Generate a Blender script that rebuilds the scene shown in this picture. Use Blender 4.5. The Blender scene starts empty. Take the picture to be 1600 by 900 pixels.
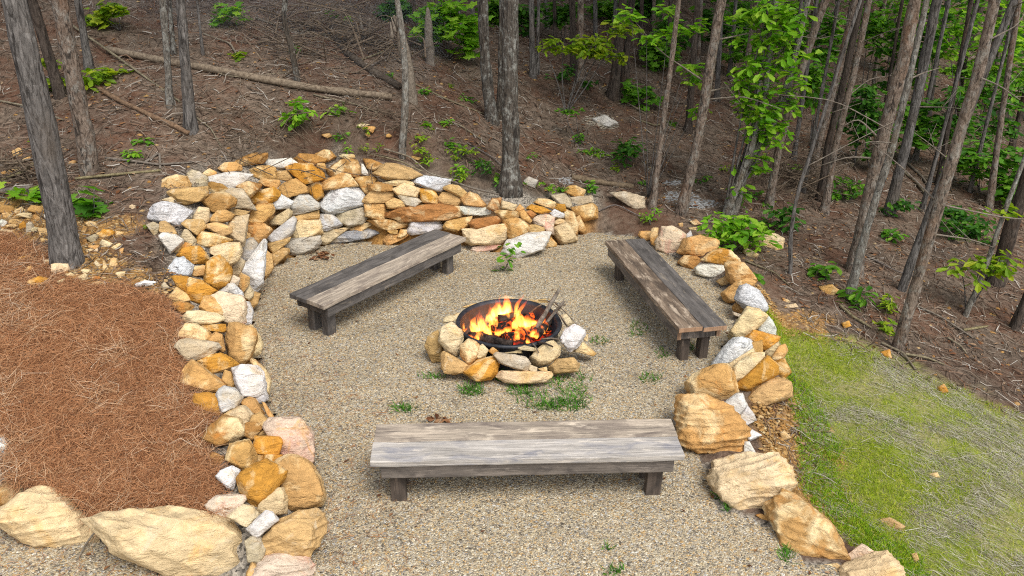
import bpy, bmesh, math, random
import numpy as np
from mathutils import Vector, Matrix, Euler

# ------------------------------------------------------------------ camera, light, exposure
S = bpy.context.scene
CAMH, PITCH, ROLL, FPX = 4.25, 0.433, 0.017, 1317.0
cam_d = bpy.data.cameras.new('camera'); cam = bpy.data.objects.new('camera', cam_d)
S.collection.objects.link(cam); S.camera = cam
cam_d.sensor_width = 36.0; cam_d.lens = 36.0 * FPX / 1600.0
cam_d.clip_start = 0.05; cam_d.clip_end = 500
cam.matrix_world = (Matrix.Translation((0, 0, CAMH)) @ Matrix.Rotation(math.pi / 2 - PITCH, 4, 'X')
                    @ Matrix.Rotation(ROLL, 4, 'Z'))

SUN_EL, SUN_AZ = math.radians(58), math.radians(150)      # azimuth clockwise from +y (away from camera)
W = bpy.data.worlds.new('World'); S.world = W; W.use_nodes = True
wn, wl = W.node_tree.nodes, W.node_tree.links
bg = wn['Background']; sky = wn.new('ShaderNodeTexSky'); sky.sky_type = 'NISHITA'
sky.sun_disc = False; sky.sun_elevation = SUN_EL; sky.sun_rotation = SUN_AZ
sky.air_density = 1.0; sky.dust_density = 2.0
hs = wn.new('ShaderNodeHueSaturation'); hs.inputs['Saturation'].default_value = 0.35
wl.new(sky.outputs[0], hs.inputs['Color']); wl.new(hs.outputs[0], bg.inputs['Color'])
bg.inputs['Strength'].default_value = 0.13
sun_d = bpy.data.lights.new('sun', 'SUN'); sun = bpy.data.objects.new('sun', sun_d)
S.collection.objects.link(sun)
sun_d.energy = 1.5; sun_d.angle = math.radians(28); sun_d.color = (1.0, 0.96, 0.9)
sdir = Vector((math.sin(SUN_AZ) * math.cos(SUN_EL), math.cos(SUN_AZ) * math.cos(SUN_EL), math.sin(SUN_EL)))
sun.rotation_euler = sdir.to_track_quat('Z', 'Y').to_euler()
S.view_settings.view_transform = 'Standard'; S.view_settings.look = 'None'
S.view_settings.gamma = 1.0; S.view_settings.exposure = 1.02
S.view_settings.use_curve_mapping = False
S.render.engine = 'CYCLES'
cy = S.cycles
DENOISE = False
cy.use_denoising = DENOISE; cy.filter_width = 1.1
cy.max_bounces = 6; cy.diffuse_bounces = 3; cy.glossy_bounces = 2; cy.transmission_bounces = 3
cy.transparent_max_bounces = 8; cy.volume_bounces = 0
cy.use_adaptive_sampling = True; cy.adaptive_threshold = 0.008
cy.caustics_reflective = False; cy.caustics_refractive = False

rnd = random.Random(7); NR = np.random.RandomState(7)
C = S.collection
cp, sp_, cr, sr = math.cos(PITCH), math.sin(PITCH), math.cos(ROLL), math.sin(ROLL)

def ray(px, py):
    X, Y = px - 800.0, py - 450.0
    X0 = (cr * X + sr * Y) / FPX; Y0 = (-sr * X + cr * Y) / FPX
    return np.array([X0, cp - Y0 * sp_, -sp_ - Y0 * cp])
CAM = np.array([0, 0, CAMH])
def project(p):
    x, y, z = p[0], p[1], p[2] - CAMH
    zc = y * cp - z * sp_; yc = -(z * cp + y * sp_)
    X, Y = FPX * x / zc, FPX * yc / zc
    return 800 + cr * X - sr * Y, 450 + sr * X + cr * Y
def at_z(px, py, z=0.0):
    d = ray(px, py); t = (z - CAMH) / d[2]
    return CAM + d * t
def at_y(px, py, y):
    d = ray(px, py); return CAM + d * (y / d[1])

# ------------------------------------------------------------------ noise helpers (numpy)
def _h(ix, iy, iz, seed):
    n = (ix * 73856093) ^ (iy * 19349663) ^ (iz * 83492791) ^ (seed * 2654435761 & 0x7fffffff)
    n = (n ^ (n >> 13)) * 1274126177 & 0x7fffffff
    n = (n ^ (n >> 16)) * 668265263 & 0x7fffffff
    return (n % 65536) / 32768.0 - 1.0
def vnoise(P, seed=0):
    P = np.asarray(P, float); I = np.floor(P).astype(np.int64); F = P - I
    U = F * F * (3 - 2 * F); out = np.zeros(len(P))
    for dx in (0, 1):
        wx = U[:, 0] if dx else 1 - U[:, 0]
        for dy in (0, 1):
            wy = U[:, 1] if dy else 1 - U[:, 1]
            for dz in (0, 1):
                wz = U[:, 2] if dz else 1 - U[:, 2]
                out += wx * wy * wz * _h(I[:, 0] + dx, I[:, 1] + dy, I[:, 2] + dz, seed)
    return out
def fbm(P, seed=0, oct=4, gain=0.5):
    P = np.asarray(P, float); a, s, o = 1.0, 1.0, np.zeros(len(P))
    for k in range(oct):
        o += a * vnoise(P * s + 17.3 * k, seed + k); a *= gain; s *= 2.03
    return o
def n2(x, y, sc, seed=0, oct=3):
    P = np.stack([np.ravel(x) * sc, np.ravel(y) * sc, np.zeros(np.size(x)) + 0.37], 1)
    return fbm(P, seed, oct).reshape(np.shape(x))

# ------------------------------------------------------------------ mesh helpers
def new_mesh(name, V, F, mat=None, smooth=False):
    """V (n,3); F an (m,k) int array of equal sized faces, or a list of faces"""
    me = bpy.data.meshes.new(name)
    if isinstance(F, np.ndarray):
        m, k = F.shape
        me.vertices.add(len(V)); me.vertices.foreach_set('co', np.asarray(V, np.float32).ravel())
        me.loops.add(m * k); me.loops.foreach_set('vertex_index', F.astype(np.int32).ravel())
        me.polygons.add(m)
        me.polygons.foreach_set('loop_start', np.arange(0, m * k, k, dtype=np.int32))
        me.update(calc_edges=True)
    else:
        me.from_pydata([tuple(v) for v in V], [], F); me.update()
    if mat: me.materials.append(mat)
    me.polygons.foreach_set('use_smooth', np.full(len(me.polygons), smooth))
    me.update()
    return me
def link(name, me, parent=None, loc=None):
    o = bpy.data.objects.new(name, me); C.objects.link(o)
    if loc is not None: o.location = loc
    if parent: o.parent = parent
    return o
def empty(name, loc):
    o = bpy.data.objects.new(name, None); C.objects.link(o); o.location = loc
    o.empty_display_size = 0.1
    return o
def tag(o, label=None, cat=None, group=None, kind=None):
    if label: o['label'] = label
    if cat: o['category'] = cat
    if group: o['group'] = group
    if kind: o['kind'] = kind
    return o

def tube(path, radii, sides=10, cap=True, jitter=0.0, seed=0, jsc=4.0, tip=False):
    """tapered tube along a path -> V, F(list)"""
    path = np.asarray(path, float); n = len(path); V = []; F = []
    T = np.gradient(path, axis=0); T /= np.linalg.norm(T, axis=1)[:, None] + 1e-9
    ref = np.array([0.0, 0, 1]) if abs(T[0][2]) < 0.9 else np.array([0.0, 1, 0])
    a = np.linspace(0, 2 * math.pi, sides, endpoint=False)
    U = np.cross(ref, T[0]); U /= np.linalg.norm(U)
    for i in range(n):
        U = U - T[i] * U.dot(T[i]); U /= np.linalg.norm(U) + 1e-9
        B = np.cross(T[i], U)
        V.append(path[i] + radii[i] * (np.cos(a)[:, None] * U + np.sin(a)[:, None] * B))
    V = np.concatenate(V)
    if jitter:
        ctr = np.repeat(path, sides, axis=0); d = V - ctr
        k = 1 + jitter * fbm(V * np.array([jsc, jsc, jsc * 0.35]) , seed, 3)
        V = ctr + d * k[:, None]
    for i in range(n - 1):
        for j in range(sides):
            F.append((i * sides + j, i * sides + (j + 1) % sides, (i + 1) * sides + (j + 1) % sides, (i + 1) * sides + j))
    if cap:
        F.append(tuple(range(sides - 1, -1, -1))); F.append(tuple(range((n - 1) * sides, n * sides)))
    return V, F
def join(parts):
    V, F, o = [], [], 0
    for v, f in parts:
        V.append(np.asarray(v)); F += [tuple(i + o for i in q) for q in f]; o += len(v)
    return np.concatenate(V), F
def spline(pts, n):
    pts = np.asarray(pts, float); m = len(pts)
    d = np.r_[0, np.cumsum(np.linalg.norm(np.diff(pts, axis=0), axis=1))]; d /= d[-1]
    t = np.linspace(0, 1, n)
    out = np.stack([np.interp(t, d, pts[:, k]) for k in range(pts.shape[1])], 1)
    if m > 2:
        for _ in range(max(1, n // 12)):
            out[1:-1] = (out[:-2] + 2 * out[1:-1] + out[2:]) / 4
    return out
def strips(pos, d, nrm, length, width, bend):
    """bent blades: 3 cross sections, 2 quads each. all arrays length N"""
    N = len(pos); d = d / (np.linalg.norm(d, axis=1)[:, None] + 1e-9)
    s = np.cross(d, nrm); s /= np.linalg.norm(s, axis=1)[:, None] + 1e-9
    V = np.zeros((N, 6, 3)); L = length[:, None]; w = width[:, None] * 0.5
    mid = pos + d * L * 0.5 + s * (bend * length)[:, None]
    end = pos + d * L
    V[:, 0] = pos - s * w; V[:, 1] = pos + s * w
    V[:, 2] = mid - s * w; V[:, 3] = mid + s * w
    V[:, 4] = end - s * w * 0.5; V[:, 5] = end + s * w * 0.5
    b = (np.arange(N) * 6)[:, None]
    F = np.concatenate([b + np.array([[0, 1, 3, 2]]), b + np.array([[2, 3, 5, 4]])])
    return V.reshape(-1, 3), F

# ------------------------------------------------------------------ materials
def mat(name, rough=0.9, spec=0.2):
    m = bpy.data.materials.new(name); m.use_nodes = True
    nt = m.node_tree; b = nt.nodes['Principled BSDF']
    b.inputs['Roughness'].default_value = rough; b.inputs['Specular IOR Level'].default_value = spec
    return m, nt, b
class N:
    """tiny node helper"""
    def __init__(s, nt): s.nt = nt
    def n(s, t, **kw):
        x = s.nt.nodes.new(t)
        for k, v in kw.items(): setattr(x, k, v)
        return x
    def l(s, a, b): s.nt.links.new(a, b)
    def noise(s, vec, scale, detail=4, rough=0.55, dist=0.0):
        x = s.n('ShaderNodeTexNoise'); x.inputs['Scale'].default_value = scale
        x.inputs['Detail'].default_value = detail; x.inputs['Roughness'].default_value = rough
        x.inputs['Distortion'].default_value = dist
        if vec is not None: s.l(vec, x.inputs['Vector'])
        return x.outputs['Fac']
    def ramp(s, fac, stops, interp='LINEAR'):
        x = s.n('ShaderNodeValToRGB'); x.color_ramp.interpolation = interp
        e = x.color_ramp.elements
        while len(e) < len(stops): e.new(0.5)
        for el, (p, c) in zip(e, stops):
            el.position = p; el.color = (c, c, c, 1) if not hasattr(c, '__len__') else (*c[:3], 1)
        s.l(fac, x.inputs['Fac']); return x.outputs['Color']
    def mix(s, fac, a, b, mode='MIX'):
        x = s.n('ShaderNodeMix', data_type='RGBA', blend_type=mode)
        for sock, v in ((x.inputs[0], fac), (x.inputs[6], a), (x.inputs[7], b)):
            if hasattr(v, 'links'): s.l(v, sock)
            elif hasattr(v, '__len__'): sock.default_value = (*v[:3], 1)
            else: sock.default_value = v
        return x.outputs[2]
    def math(s, op, a, b=0.0, clamp=False):
        x = s.n('ShaderNodeMath', operation=op, use_clamp=clamp)
        for sock, v in ((x.inputs[0], a), (x.inputs[1], b)):
            if hasattr(v, 'links'): s.l(v, sock)
            else: sock.default_value = v
        return x.outputs[0]
    def scale(s, vec, v):
        x = s.n('ShaderNodeVectorMath', operation='MULTIPLY'); s.l(vec, x.inputs[0]); x.inputs[1].default_value = v
        return x.outputs[0]
    def add(s, vec, v):
        x = s.n('ShaderNodeVectorMath', operation='ADD'); s.l(vec, x.inputs[0]); s.l(v, x.inputs[1])
        return x.outputs[0]
    def bump(s, h, strength, dist, nrm=None):
        x = s.n('ShaderNodeBump'); x.inputs['Strength'].default_value = strength
        x.inputs['Distance'].default_value = dist; s.l(h, x.inputs['Height'])
        if nrm is not None: s.l(nrm, x.inputs['Normal'])
        return x.outputs[0]
    def obj(s): return s.n('ShaderNodeTexCoord').outputs['Object']
    def geo(s): return s.n('ShaderNodeNewGeometry')

def srgb(r, g, b, k=1.0):
    f = lambda c: ((c / 255.0 + 0.055) / 1.055) ** 2.4 if c > 10 else c / 255.0 / 12.92
    return (f(r) * k, f(g) * k, f(b) * k)

def island_mat(name, stops, rough=0.85, trans=0.0, spec=0.15, spread=None):
    """colour varies blade by blade / leaf by leaf"""
    m, nt, b = mat(name, rough, spec); n = N(nt); g = n.geo()
    col = n.ramp(g.outputs['Random Per Island'], stops)
    n.l(col, b.inputs['Base Color'])
    if trans:
        t = n.n('ShaderNodeBsdfTranslucent'); mx = n.n('ShaderNodeMixShader'); mx.inputs[0].default_value = trans
        c2 = n.mix(1.0, col, (1.2, 1.25, 0.55), 'MULTIPLY'); n.l(c2, t.inputs['Color'])
        n.l(b.outputs[0], mx.inputs[1]); n.l(t.outputs[0], mx.inputs[2])
        n.l(mx.outputs[0], nt.nodes['Material Output'].inputs['Surface'])
    return m

def rock_mat(name, alt, alt_lo, alt_hi, pit, pit_lo, vein=None, stain=None):
    m, nt, b = mat(name, 0.88, 0.2); n = N(nt)
    oi = n.n('ShaderNodeObjectInfo'); o = n.obj()
    off = n.n('ShaderNodeVectorMath', operation='SCALE'); off.inputs[0].default_value = (91.0, 47.0, 63.0)
    n.l(oi.outputs['Random'], off.inputs['Scale'])
    p = n.add(o, off.outputs[0])
    col = oi.outputs['Color']
    f = n.ramp(n.noise(p, 3.2, 7, 0.62, 0.8), [(alt_lo, 0.0), (alt_hi, 1.0)])
    col = n.mix(f, col, alt)
    f1 = n.ramp(n.noise(p, 9.0, 5, 0.7), [(0.3, 0.78), (0.7, 1.18)])
    col = n.mix(1.0, col, f1, 'MULTIPLY')
    if stain:
        f2 = n.ramp(n.noise(p, 5.5, 6, 0.6, 1.5), [(0.58, 0.0), (0.72, 0.7)])
        col = n.mix(f2, col, stain)
    if vein:
        q = n.noise(n.scale(p, (1.0, 1.0, 2.0)), 4.5, 8, 0.68, 2.2)
        v = n.math('ABSOLUTE', n.math('SUBTRACT', q, 0.5)); v = n.ramp(v, [(0.0, 0.7), (0.03, 0.0)])
        col = n.mix(v, col, vein)
        v2 = n.ramp(n.noise(p, 14, 6, 0.75, 1.0), [(0.6, 0.0), (0.72, 0.35)])
        col = n.mix(v2, col, vein)
    f3 = n.ramp(n.noise(p, 32.0, 6, 0.75), [(pit_lo + .03, 0.0), (pit_lo + 0.14, 0.6)])
    col = n.mix(f3, col, pit)
    ck = n.math('ABSOLUTE', n.math('SUBTRACT', n.noise(n.scale(p, (1, 1, 2.2)), 3.4, 7, 0.62, 1.2), 0.47))
    ck = n.math('MULTIPLY', n.ramp(ck, [(0.0, 0.75), (0.007, 0.0)]), n.ramp(n.noise(p, 2.1, 3, 0.5), [(0.5, 0.0), (0.6, 1.0)])); col = n.mix(ck, col, tuple(.5 * c for c in pit))
    n.l(col, b.inputs['Base Color'])
    h1 = n.noise(n.scale(p, (1.0, 1.0, 2.6)), 11.0, 9, 0.68, 0.6)
    h2 = n.noise(p, 60.0, 4, 0.7)
    vor = n.n('ShaderNodeTexVoronoi'); vor.inputs['Scale'].default_value = 7.0; vor.feature = 'F1'
    n.l(p, vor.inputs['Vector'])
    bb = n.bump(h1, 0.8, 0.05); bb = n.bump(ck, -0.7, 0.02, bb); bb = n.bump(vor.outputs['Distance'], 0.4, 0.06, bb); bb = n.bump(h2, 0.22, 0.006, bb)
    n.l(bb, b.inputs['Normal'])
    return m
OCH = srgb(214, 160, 84); CREAM = srgb(232, 208, 160)
M = {}
M['ochre'] = rock_mat('ochre_sandstone', CREAM, 0.5, 0.66, srgb(92, 62, 30), 0.62, stain=srgb(190, 122, 50))
M['cream'] = rock_mat('cream_sandstone', srgb(216, 178, 120), 0.5, 0.68, srgb(110, 84, 52), 0.64, stain=srgb(212, 196, 166))
M['white'] = rock_mat('white_quartz', srgb(205, 196, 182), 0.46, 0.64, srgb(70, 68, 66), 0.67, vein=None, stain=srgb(206, 176, 132))
M['veined'] = rock_mat('veined_quartz', srgb(198, 194, 190), 0.46, 0.62, srgb(72, 72, 74), 0.62, vein=srgb(96, 98, 102))
M['grey'] = rock_mat('grey_stone', srgb(196, 184, 164), 0.46, 0.64, srgb(84, 76, 66), 0.63, stain=srgb(170, 140, 96))
M['pink'] = rock_mat('pink_cream_stone', srgb(212, 160, 138), 0.5, 0.66, srgb(110, 76, 50), 0.64, stain=srgb(208, 152, 70))
KR = 0.84
CLS = {  # code: (material, colour, word)
 'o': ('ochre', srgb(211, 164, 101, KR), 'ochre'), 'd': ('ochre', srgb(184, 138, 79, KR), 'dark ochre'),
 'b': ('ochre', srgb(208, 149, 62, KR), 'orange-yellow'), 'c': ('cream', srgb(226, 203, 160, KR), 'cream'),
 'w': ('white', srgb(232, 228, 218, KR), 'white'), 'm': ('veined', srgb(236, 236, 234, KR), 'grey-veined white'),
 'g': ('grey', srgb(204, 198, 190, KR), 'pale grey'), 'k': ('grey', srgb(196, 178, 146, KR), 'grey-buff'),
 't': ('cream', srgb(206, 168, 112, KR), 'tan'), 'p': ('pink', srgb(228, 204, 176, KR), 'pink-tinged cream'),
 'y': ('cream', srgb(238, 210, 164, KR), 'pale yellow'), 'r': ('ochre', srgb(180, 124, 72, KR), 'rust-brown'),
 's': ('grey', srgb(150, 150, 152, KR), 'slate grey')}

# ------------------------------------------------------------------ terrain
GRAVEL_PX = [(1345,915),(1300,885),(1240,885),(1215,830),(1130,795),(1108,745),(1066,692),(1058,642),(1080,604),
 (1112,572),(1142,526),(1146,484),(1125,447),(1092,428),(1062,402),(1028,390),(992,372),(936,366),(905,368),(880,382),
 (820,400),(760,394),(735,388),(690,384),(640,384),(600,384),(560,380),(510,384),(470,398),(440,412),(425,425),(412,446),
 (404,478),(398,510),(408,548),(420,592),(420,622),(432,652),(475,662),(488,702),(505,770),(500,800),(506,826),(484,870),
 (470,905),(430,935),(345,915),(262,905),(215,868),(160,858),(100,857),(37,847),(0,814),(-70,780)]
GP = [at_z(x, y, 0.0)[:2] for x, y in GRAVEL_PX]
GP = GP + [np.array([-7.0, GP[-1][1] - 0.4]), np.array([-7.0, 0.3]), np.array([5.0, 0.3])]
GP = np.array(GP)
def poly_sd(x, y, P):
    """signed distance to polygon, negative inside (2D)"""
    x = np.asarray(x, float); y = np.asarray(y, float); shp = x.shape; x = x.ravel(); y = y.ravel()
    d2 = np.full(x.shape, 1e18); ins = np.zeros(x.shape, bool)
    for (ax, ay), (bx, by) in zip(P, np.roll(P, -1, axis=0)):
        ex, ey = bx - ax, by - ay; wx, wy = x - ax, y - ay
        t = np.clip((wx * ex + wy * ey) / (ex * ex + ey * ey + 1e-12), 0, 1)
        d2 = np.minimum(d2, (wx - t * ex) ** 2 + (wy - t * ey) ** 2)
        c = (ay > y) != (by > y)
        xi = ax + (y - ay) * ex / (ey if abs(ey) > 1e-12 else 1e-12)
        ins ^= c & (x < xi)
    d = np.sqrt(d2); return np.where(ins, -d, d).reshape(shp)
CTRL_PX = [(0,760,.34),(150,768,.34),(320,760,.36),(0,600,.55),(150,600,.55),(290,600,.58),(0,450,.82),(130,450,.86),(250,450,.86),
 (100,400,.92),(0,330,1.06),(200,330,1.1),(300,340,1.05),(320,430,.85),(360,480,.75),(350,560,.62),(390,620,.5),(420,700,.42),(450,780,.38),
 (330,270,1.16),(450,240,1.16),(600,262,1.02),(560,310,.9),(700,300,.8),(750,300,.72),(850,310,.45),(920,310,.3),(0,200,1.55),
 (200,200,1.55),(400,200,1.46),(600,200,1.4),(795,290,.78),(1000,300,.33),(1200,350,.08),(1350,300,.08),(1325,465,-.16),
 (1400,545,-.34),(1200,480,-.06),(1600,560,-.62),(1600,450,-.48),(1250,600,-.2),(1300,750,-.12),(1400,890,-.1),(1500,700,-.42),
 (1600,880,-.45),(1600,700,-.6),(1180,700,-.05)]
ctrl = [at_z(x, y, z)[:2].tolist() + [z] for x, y, z in CTRL_PX]
plane = lambda x, y: .95 + .2 * (y - 11.2) - .19 * (x + 1.5)
for x, y in [(-15,25),(-8,20),(0,20),(8,20),(15,25),(-12,12),(0,35),(20,40),(-25,40),(-20,25)]:
    ctrl.append([x, y, plane(x, y)])
for x, y, z in [(14,12,-1.9),(25,20,-2.6),(30,35,-.5),(10,4,-1.0),(14,-4,-1.4),(-12,2,.6),(-14,-6,.4),(0,-2,0),(4,0,-.1),(0,-12,0),(35,10,-4),(-30,10,3.2),(40,55,3),(0,60,10),(-35,60,15)]:
    ctrl.append([x, y, z])
ctrl = np.array(ctrl)
def _tps(r2): return np.where(r2 > 1e-9, 0.5 * r2 * np.log(np.maximum(r2, 1e-9)), 0.0)
_n = len(ctrl)
_K = _tps(((ctrl[:, None, :2] - ctrl[None, :, :2]) ** 2).sum(-1)) + 0.02 * np.eye(_n)
_P = np.c_[np.ones(_n), ctrl[:, :2]]
_A = np.zeros((_n + 3, _n + 3)); _A[:_n, :_n] = _K; _A[:_n, _n:] = _P; _A[_n:, :_n] = _P.T
_w = np.linalg.solve(_A, np.r_[ctrl[:, 2], 0, 0, 0])
def tps(x, y):
    shp = np.shape(x); x = np.ravel(x); y = np.ravel(y)
    o = _w[_n] + _w[_n + 1] * x + _w[_n + 2] * y
    for i in range(_n): o = o + _w[i] * _tps((x - ctrl[i, 0]) ** 2 + (y - ctrl[i, 1]) ** 2)
    return o.reshape(shp)
RIDGE = [(985,375,.05),(1030,375,.22),(1095,392,.22),(1140,415,.22),(1165,450,.25),(1180,495,.32),(1190,540,.36),(1180,585,.32),(1150,625,.2),(1170,690,.1)]
RW = [(at_z(x, y, 0.1 + h * 0.5)[:2], h) for x, y, h in RIDGE]
def ridge(x, y):
    o = np.zeros(np.shape(x))
    for (a, ha), (b, hb) in zip(RW[:-1], RW[1:]):
        e = b - a; t = np.clip(((x - a[0]) * e[0] + (y - a[1]) * e[1]) / e.dot(e), 0, 1)
        d = np.hypot(x - a[0] - t * e[0], y - a[1] - t * e[1])
        o = np.maximum(o, (ha + t * (hb - ha)) * np.clip(1 - (d / 0.42) ** 2, 0, 1))
    return o
def Hraw(x, y, back=0.0):
    x = np.asarray(x, float); y = np.asarray(y, float)
    sd = poly_sd(x, y, GP); h = tps(x, y)
    sb = sd; sd = sd - back * np.clip(tps(x, y) / .3, 0, 1)
    k = np.where(sd < .24, .82 * np.clip(sd / .24, 0, 1), .82 + .18 * np.clip((sd - .24) / .5, 0, 1))
    sd = sb; far = np.clip((sd - 0.5) / 1.0, 0, 1)
    h = h * k + far * (0.05 * n2(x, y, 1.1, 3) + 0.10 * n2(x, y, 0.35, 9) * np.clip((sd - 1) / 4, 0, 1))
    h = np.where(sd > 0, h + ridge(x, y) * (1 - 1.6 * back) * np.clip(sd / 0.2, 0, 1), 0.0)
    return h - back * .4 * np.clip(1 - sd / .9, 0, 1) * (sd > 0) * (tps(x, y) > .3)
GX0, GY0, GS, GNX, GNY = -26.0, -2.0, 0.08, 825, 600
_gx = GX0 + GS * np.arange(GNX); _gy = GY0 + GS * np.arange(GNY)
GRID = Hraw(*np.meshgrid(_gx, _gy))
def H(x, y):
    x = np.asarray(x, float); y = np.asarray(y, float)
    u = np.clip((x - GX0) / GS, 0, GNX - 1.001); v = np.clip((y - GY0) / GS, 0, GNY - 1.001)
    i = u.astype(int); j = v.astype(int); fu = u - i; fv = v - j
    return ((GRID[j, i] * (1 - fu) + GRID[j, i + 1] * fu) * (1 - fv) + (GRID[j + 1, i] * (1 - fu) + GRID[j + 1, i + 1] * fu) * fv)
_ts = np.concatenate([np.arange(3.5, 16, 0.02), np.arange(16, 60, 0.08)])
PITC = at_z(795, 506, 0.29)[:2]; PITR = 0.53
def Hc(x, y):                      # ground plus the ring of stones round the fire bowl
    r = np.hypot(x - PITC[0], y - PITC[1])
    return np.maximum(H(x, y), 0.27 * np.clip((0.98 - r) / 0.34, 0, 1) * (r < 1.0))
def cast(px, py, f=H):
    d = ray(px, py); d = d / np.linalg.norm(d)
    P = CAM[None] + _ts[:, None] * d[None]
    below = P[:, 2] <= f(P[:, 0], P[:, 1])
    k = int(np.argmax(below)) if below.any() else len(_ts) - 1
    return P[k], _ts[k]

def poly_px(L, z=None):
    return np.array([cast(x, y)[0][:2] for x, y in L])
STRAW = poly_px([(-150,372),(0,372),(70,390),(85,440),(130,452),(200,452),(262,482),(286,540),(296,600),(322,690),(338,760),(330,802),(200,800),(105,772),(50,752),(0,748),(-150,740)])
LAWN = poly_px([(1200,488),(1300,528),(1400,572),(1500,612),(1600,655),(1700,690),(1700,960),(1420,960),(1365,870),(1284,790),(1256,745),(1272,690),(1240,600),(1218,525)])
LAWN = np.vstack([LAWN[:5], [[9.5, 5.5], [9.5, 0.5], [3.0, 1.0]], LAWN[7:]])
DIRT = [poly_px(L) for L in ([(1178,655),(1195,640),(1240,628),(1282,690),(1264,745),(1290,800),(1255,775),(1235,745),(1190,705)],
        [(-60,318),(78,318),(80,380),(-60,380)], [(125,345),(200,352),(240,420),(268,452),(210,470),(70,458),(70,425)],
        [(1200,468),(1290,495),(1270,512),(1205,490)])]
def zmask(x, y, P, soft=0.12, nz=0.15):
    sd = poly_sd(x, y, P) + nz * n2(x, y, 2.5, 21)
    return np.clip(0.5 - sd / soft, 0, 1)

def axis(lo, hi, a, b, fine, grow=1.13):
    core = np.arange(a, b, fine); out = list(core); s = fine; v = core[-1]
    while v < hi: s *= grow; v += s; out.append(v)
    s = fine; v = core[0]; pre = []
    while v > lo: s *= grow; v -= s; pre.append(v)
    return np.array(pre[::-1] + out)
ax = axis(-140, 140, -6.0, 6.5, 0.07); ay = axis(-60, 170, 3.0, 14.5, 0.07)
gx, gy = np.meshgrid(ax, ay); gz = Hraw(gx, gy, 0.12)
sdg = poly_sd(gx, gy, GP); gz = np.where(sdg < -0.05, -0.02, gz)
V = np.stack([gx.ravel(), gy.ravel(), gz.ravel()], 1)
nx, ny = len(ax), len(ay)
ii = (np.arange(ny - 1)[:, None] * nx + np.arange(nx - 1)[None]).ravel()
Fq = np.stack([ii, ii + 1, ii + nx + 1, ii + nx], 1)

def ground_material():
    m, nt, b = mat('forest_ground', 0.95, 0.1); n = N(nt); o = n.obj()
    at = n.n('ShaderNodeAttribute', attribute_name='zone'); sep = n.n('ShaderNodeSeparateColor')
    n.l(at.outputs['Color'], sep.inputs[0])
    q = n.add(o, n.n('ShaderNodeVectorMath', operation='SCALE').outputs[0])
    f = n.noise(o, 1.3, 6, 0.65); f2 = n.noise(o, 14, 8, 0.75); f3 = n.noise(n.scale(o, (1, 1, 1)), 60, 4, 0.7)
    litter = n.mix(n.ramp(f2, [(0.35, 0.0), (0.65, 1.0)]), srgb(70, 59, 49), srgb(136, 119, 103))
    litter = n.mix(n.ramp(f, [(0.43, 0.0), (0.62, 0.7)]), litter, srgb(94, 60, 42))
    litter = n.mix(n.ramp(n.noise(o, .55, 4, 0.6), [(0.46, 0.0), (0.64, 0.4)]), litter, srgb(56, 47, 40))
    litter = n.mix(n.ramp(f3, [(0.55, 0.0), (0.7, 0.6)]), litter, srgb(134, 118, 100))
    straw = n.mix(n.ramp(f2, [(0.35, 0.0), (0.65, 1.0)]), srgb(98, 63, 43), srgb(158, 109, 75))
    lawn = n.mix(n.ramp(n.noise(o, 1.6, 5, 0.6, 0.5), [(0.42, 0.0), (0.58, 1.0)]), srgb(120, 132, 46), srgb(140, 136, 86))
    lawn = n.mix(n.ramp(f2, [(0.45, 0.0), (0.68, 0.5)]), lawn, srgb(158, 148, 112))
    dirt = n.mix(n.ramp(f2, [(0.35, 0.0), (0.65, 1.0)]), srgb(116, 80, 42), srgb(186, 142, 82))
    vor = n.n('ShaderNodeTexVoronoi'); vor.inputs['Scale'].default_value = 55; n.l(o, vor.inputs['Vector'])
    grav = n.ramp(n.math('FRACT', n.math('MULTIPLY', vor.outputs['Color'], 3.0)), [(0.0, srgb(70, 66, 60)), (0.5, srgb(140, 132, 120)), (1.0, srgb(176, 166, 150))])
    col = n.mix(sep.outputs[0], litter, straw); col = n.mix(sep.outputs[1], col, lawn)
    col = n.mix(sep.outputs[2], col, dirt); col = n.mix(at.outputs['Alpha'], col, grav)
    n.l(col, b.inputs['Base Color'])
    bb = n.bump(f2, 0.6, 0.05); bb = n.bump(f3, 0.6, 0.015, bb); bb = n.bump(vor.outputs['Distance'], 0.3, 0.01, bb)
    n.l(bb, b.inputs['Normal'])
    return m
me = new_mesh('forest_ground', V, Fq, ground_material(), True)
za = np.zeros((len(V), 4), np.float32)
x_, y_ = V[:, 0], V[:, 1]
za[:, 0] = zmask(x_, y_, STRAW, 0.2); za[:, 1] = zmask(x_, y_, LAWN, 0.3, 0.25)
for P in DIRT: za[:, 2] = np.maximum(za[:, 2], zmask(x_, y_, P, 0.35, 0.3))
WALLZ = poly_px([(240,335),(258,280),(340,256),(400,240),(520,236),(600,254),(700,284),(760,306),(870,304),(925,300),(935,372),(800,404),(600,392),(470,404),(410,450),(402,520),(424,620),(480,660),(512,770),(505,900),(395,925),(400,840),(345,800),(335,740),(318,680),(296,600),(286,540),(268,470),(262,420)])
sv = sdg.ravel(); za[:, 3] = np.maximum(zmask(x_, y_, WALLZ, .25, .12) * np.clip((1.3 - sv) / .2, 0, 1) * np.clip((sv - .26) / .1, 0, 1), sv < .05)
za[:, 3] = np.maximum(za[:, 3], (sv < .6) * (y_ < 5.2) * (x_ < 0) * (za[:, 0] < .5))
za[:, 2] = np.maximum(za[:, 2], zmask(x_, y_, WALLZ, .25, .12) * (sv < .36))
za[:, 0] *= 1 - za[:, 3]
a_ = me.attributes.new('zone', 'FLOAT_COLOR', 'POINT'); a_.data.foreach_set('color', za.ravel())
tag(link('ground', me), kind='structure')

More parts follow.
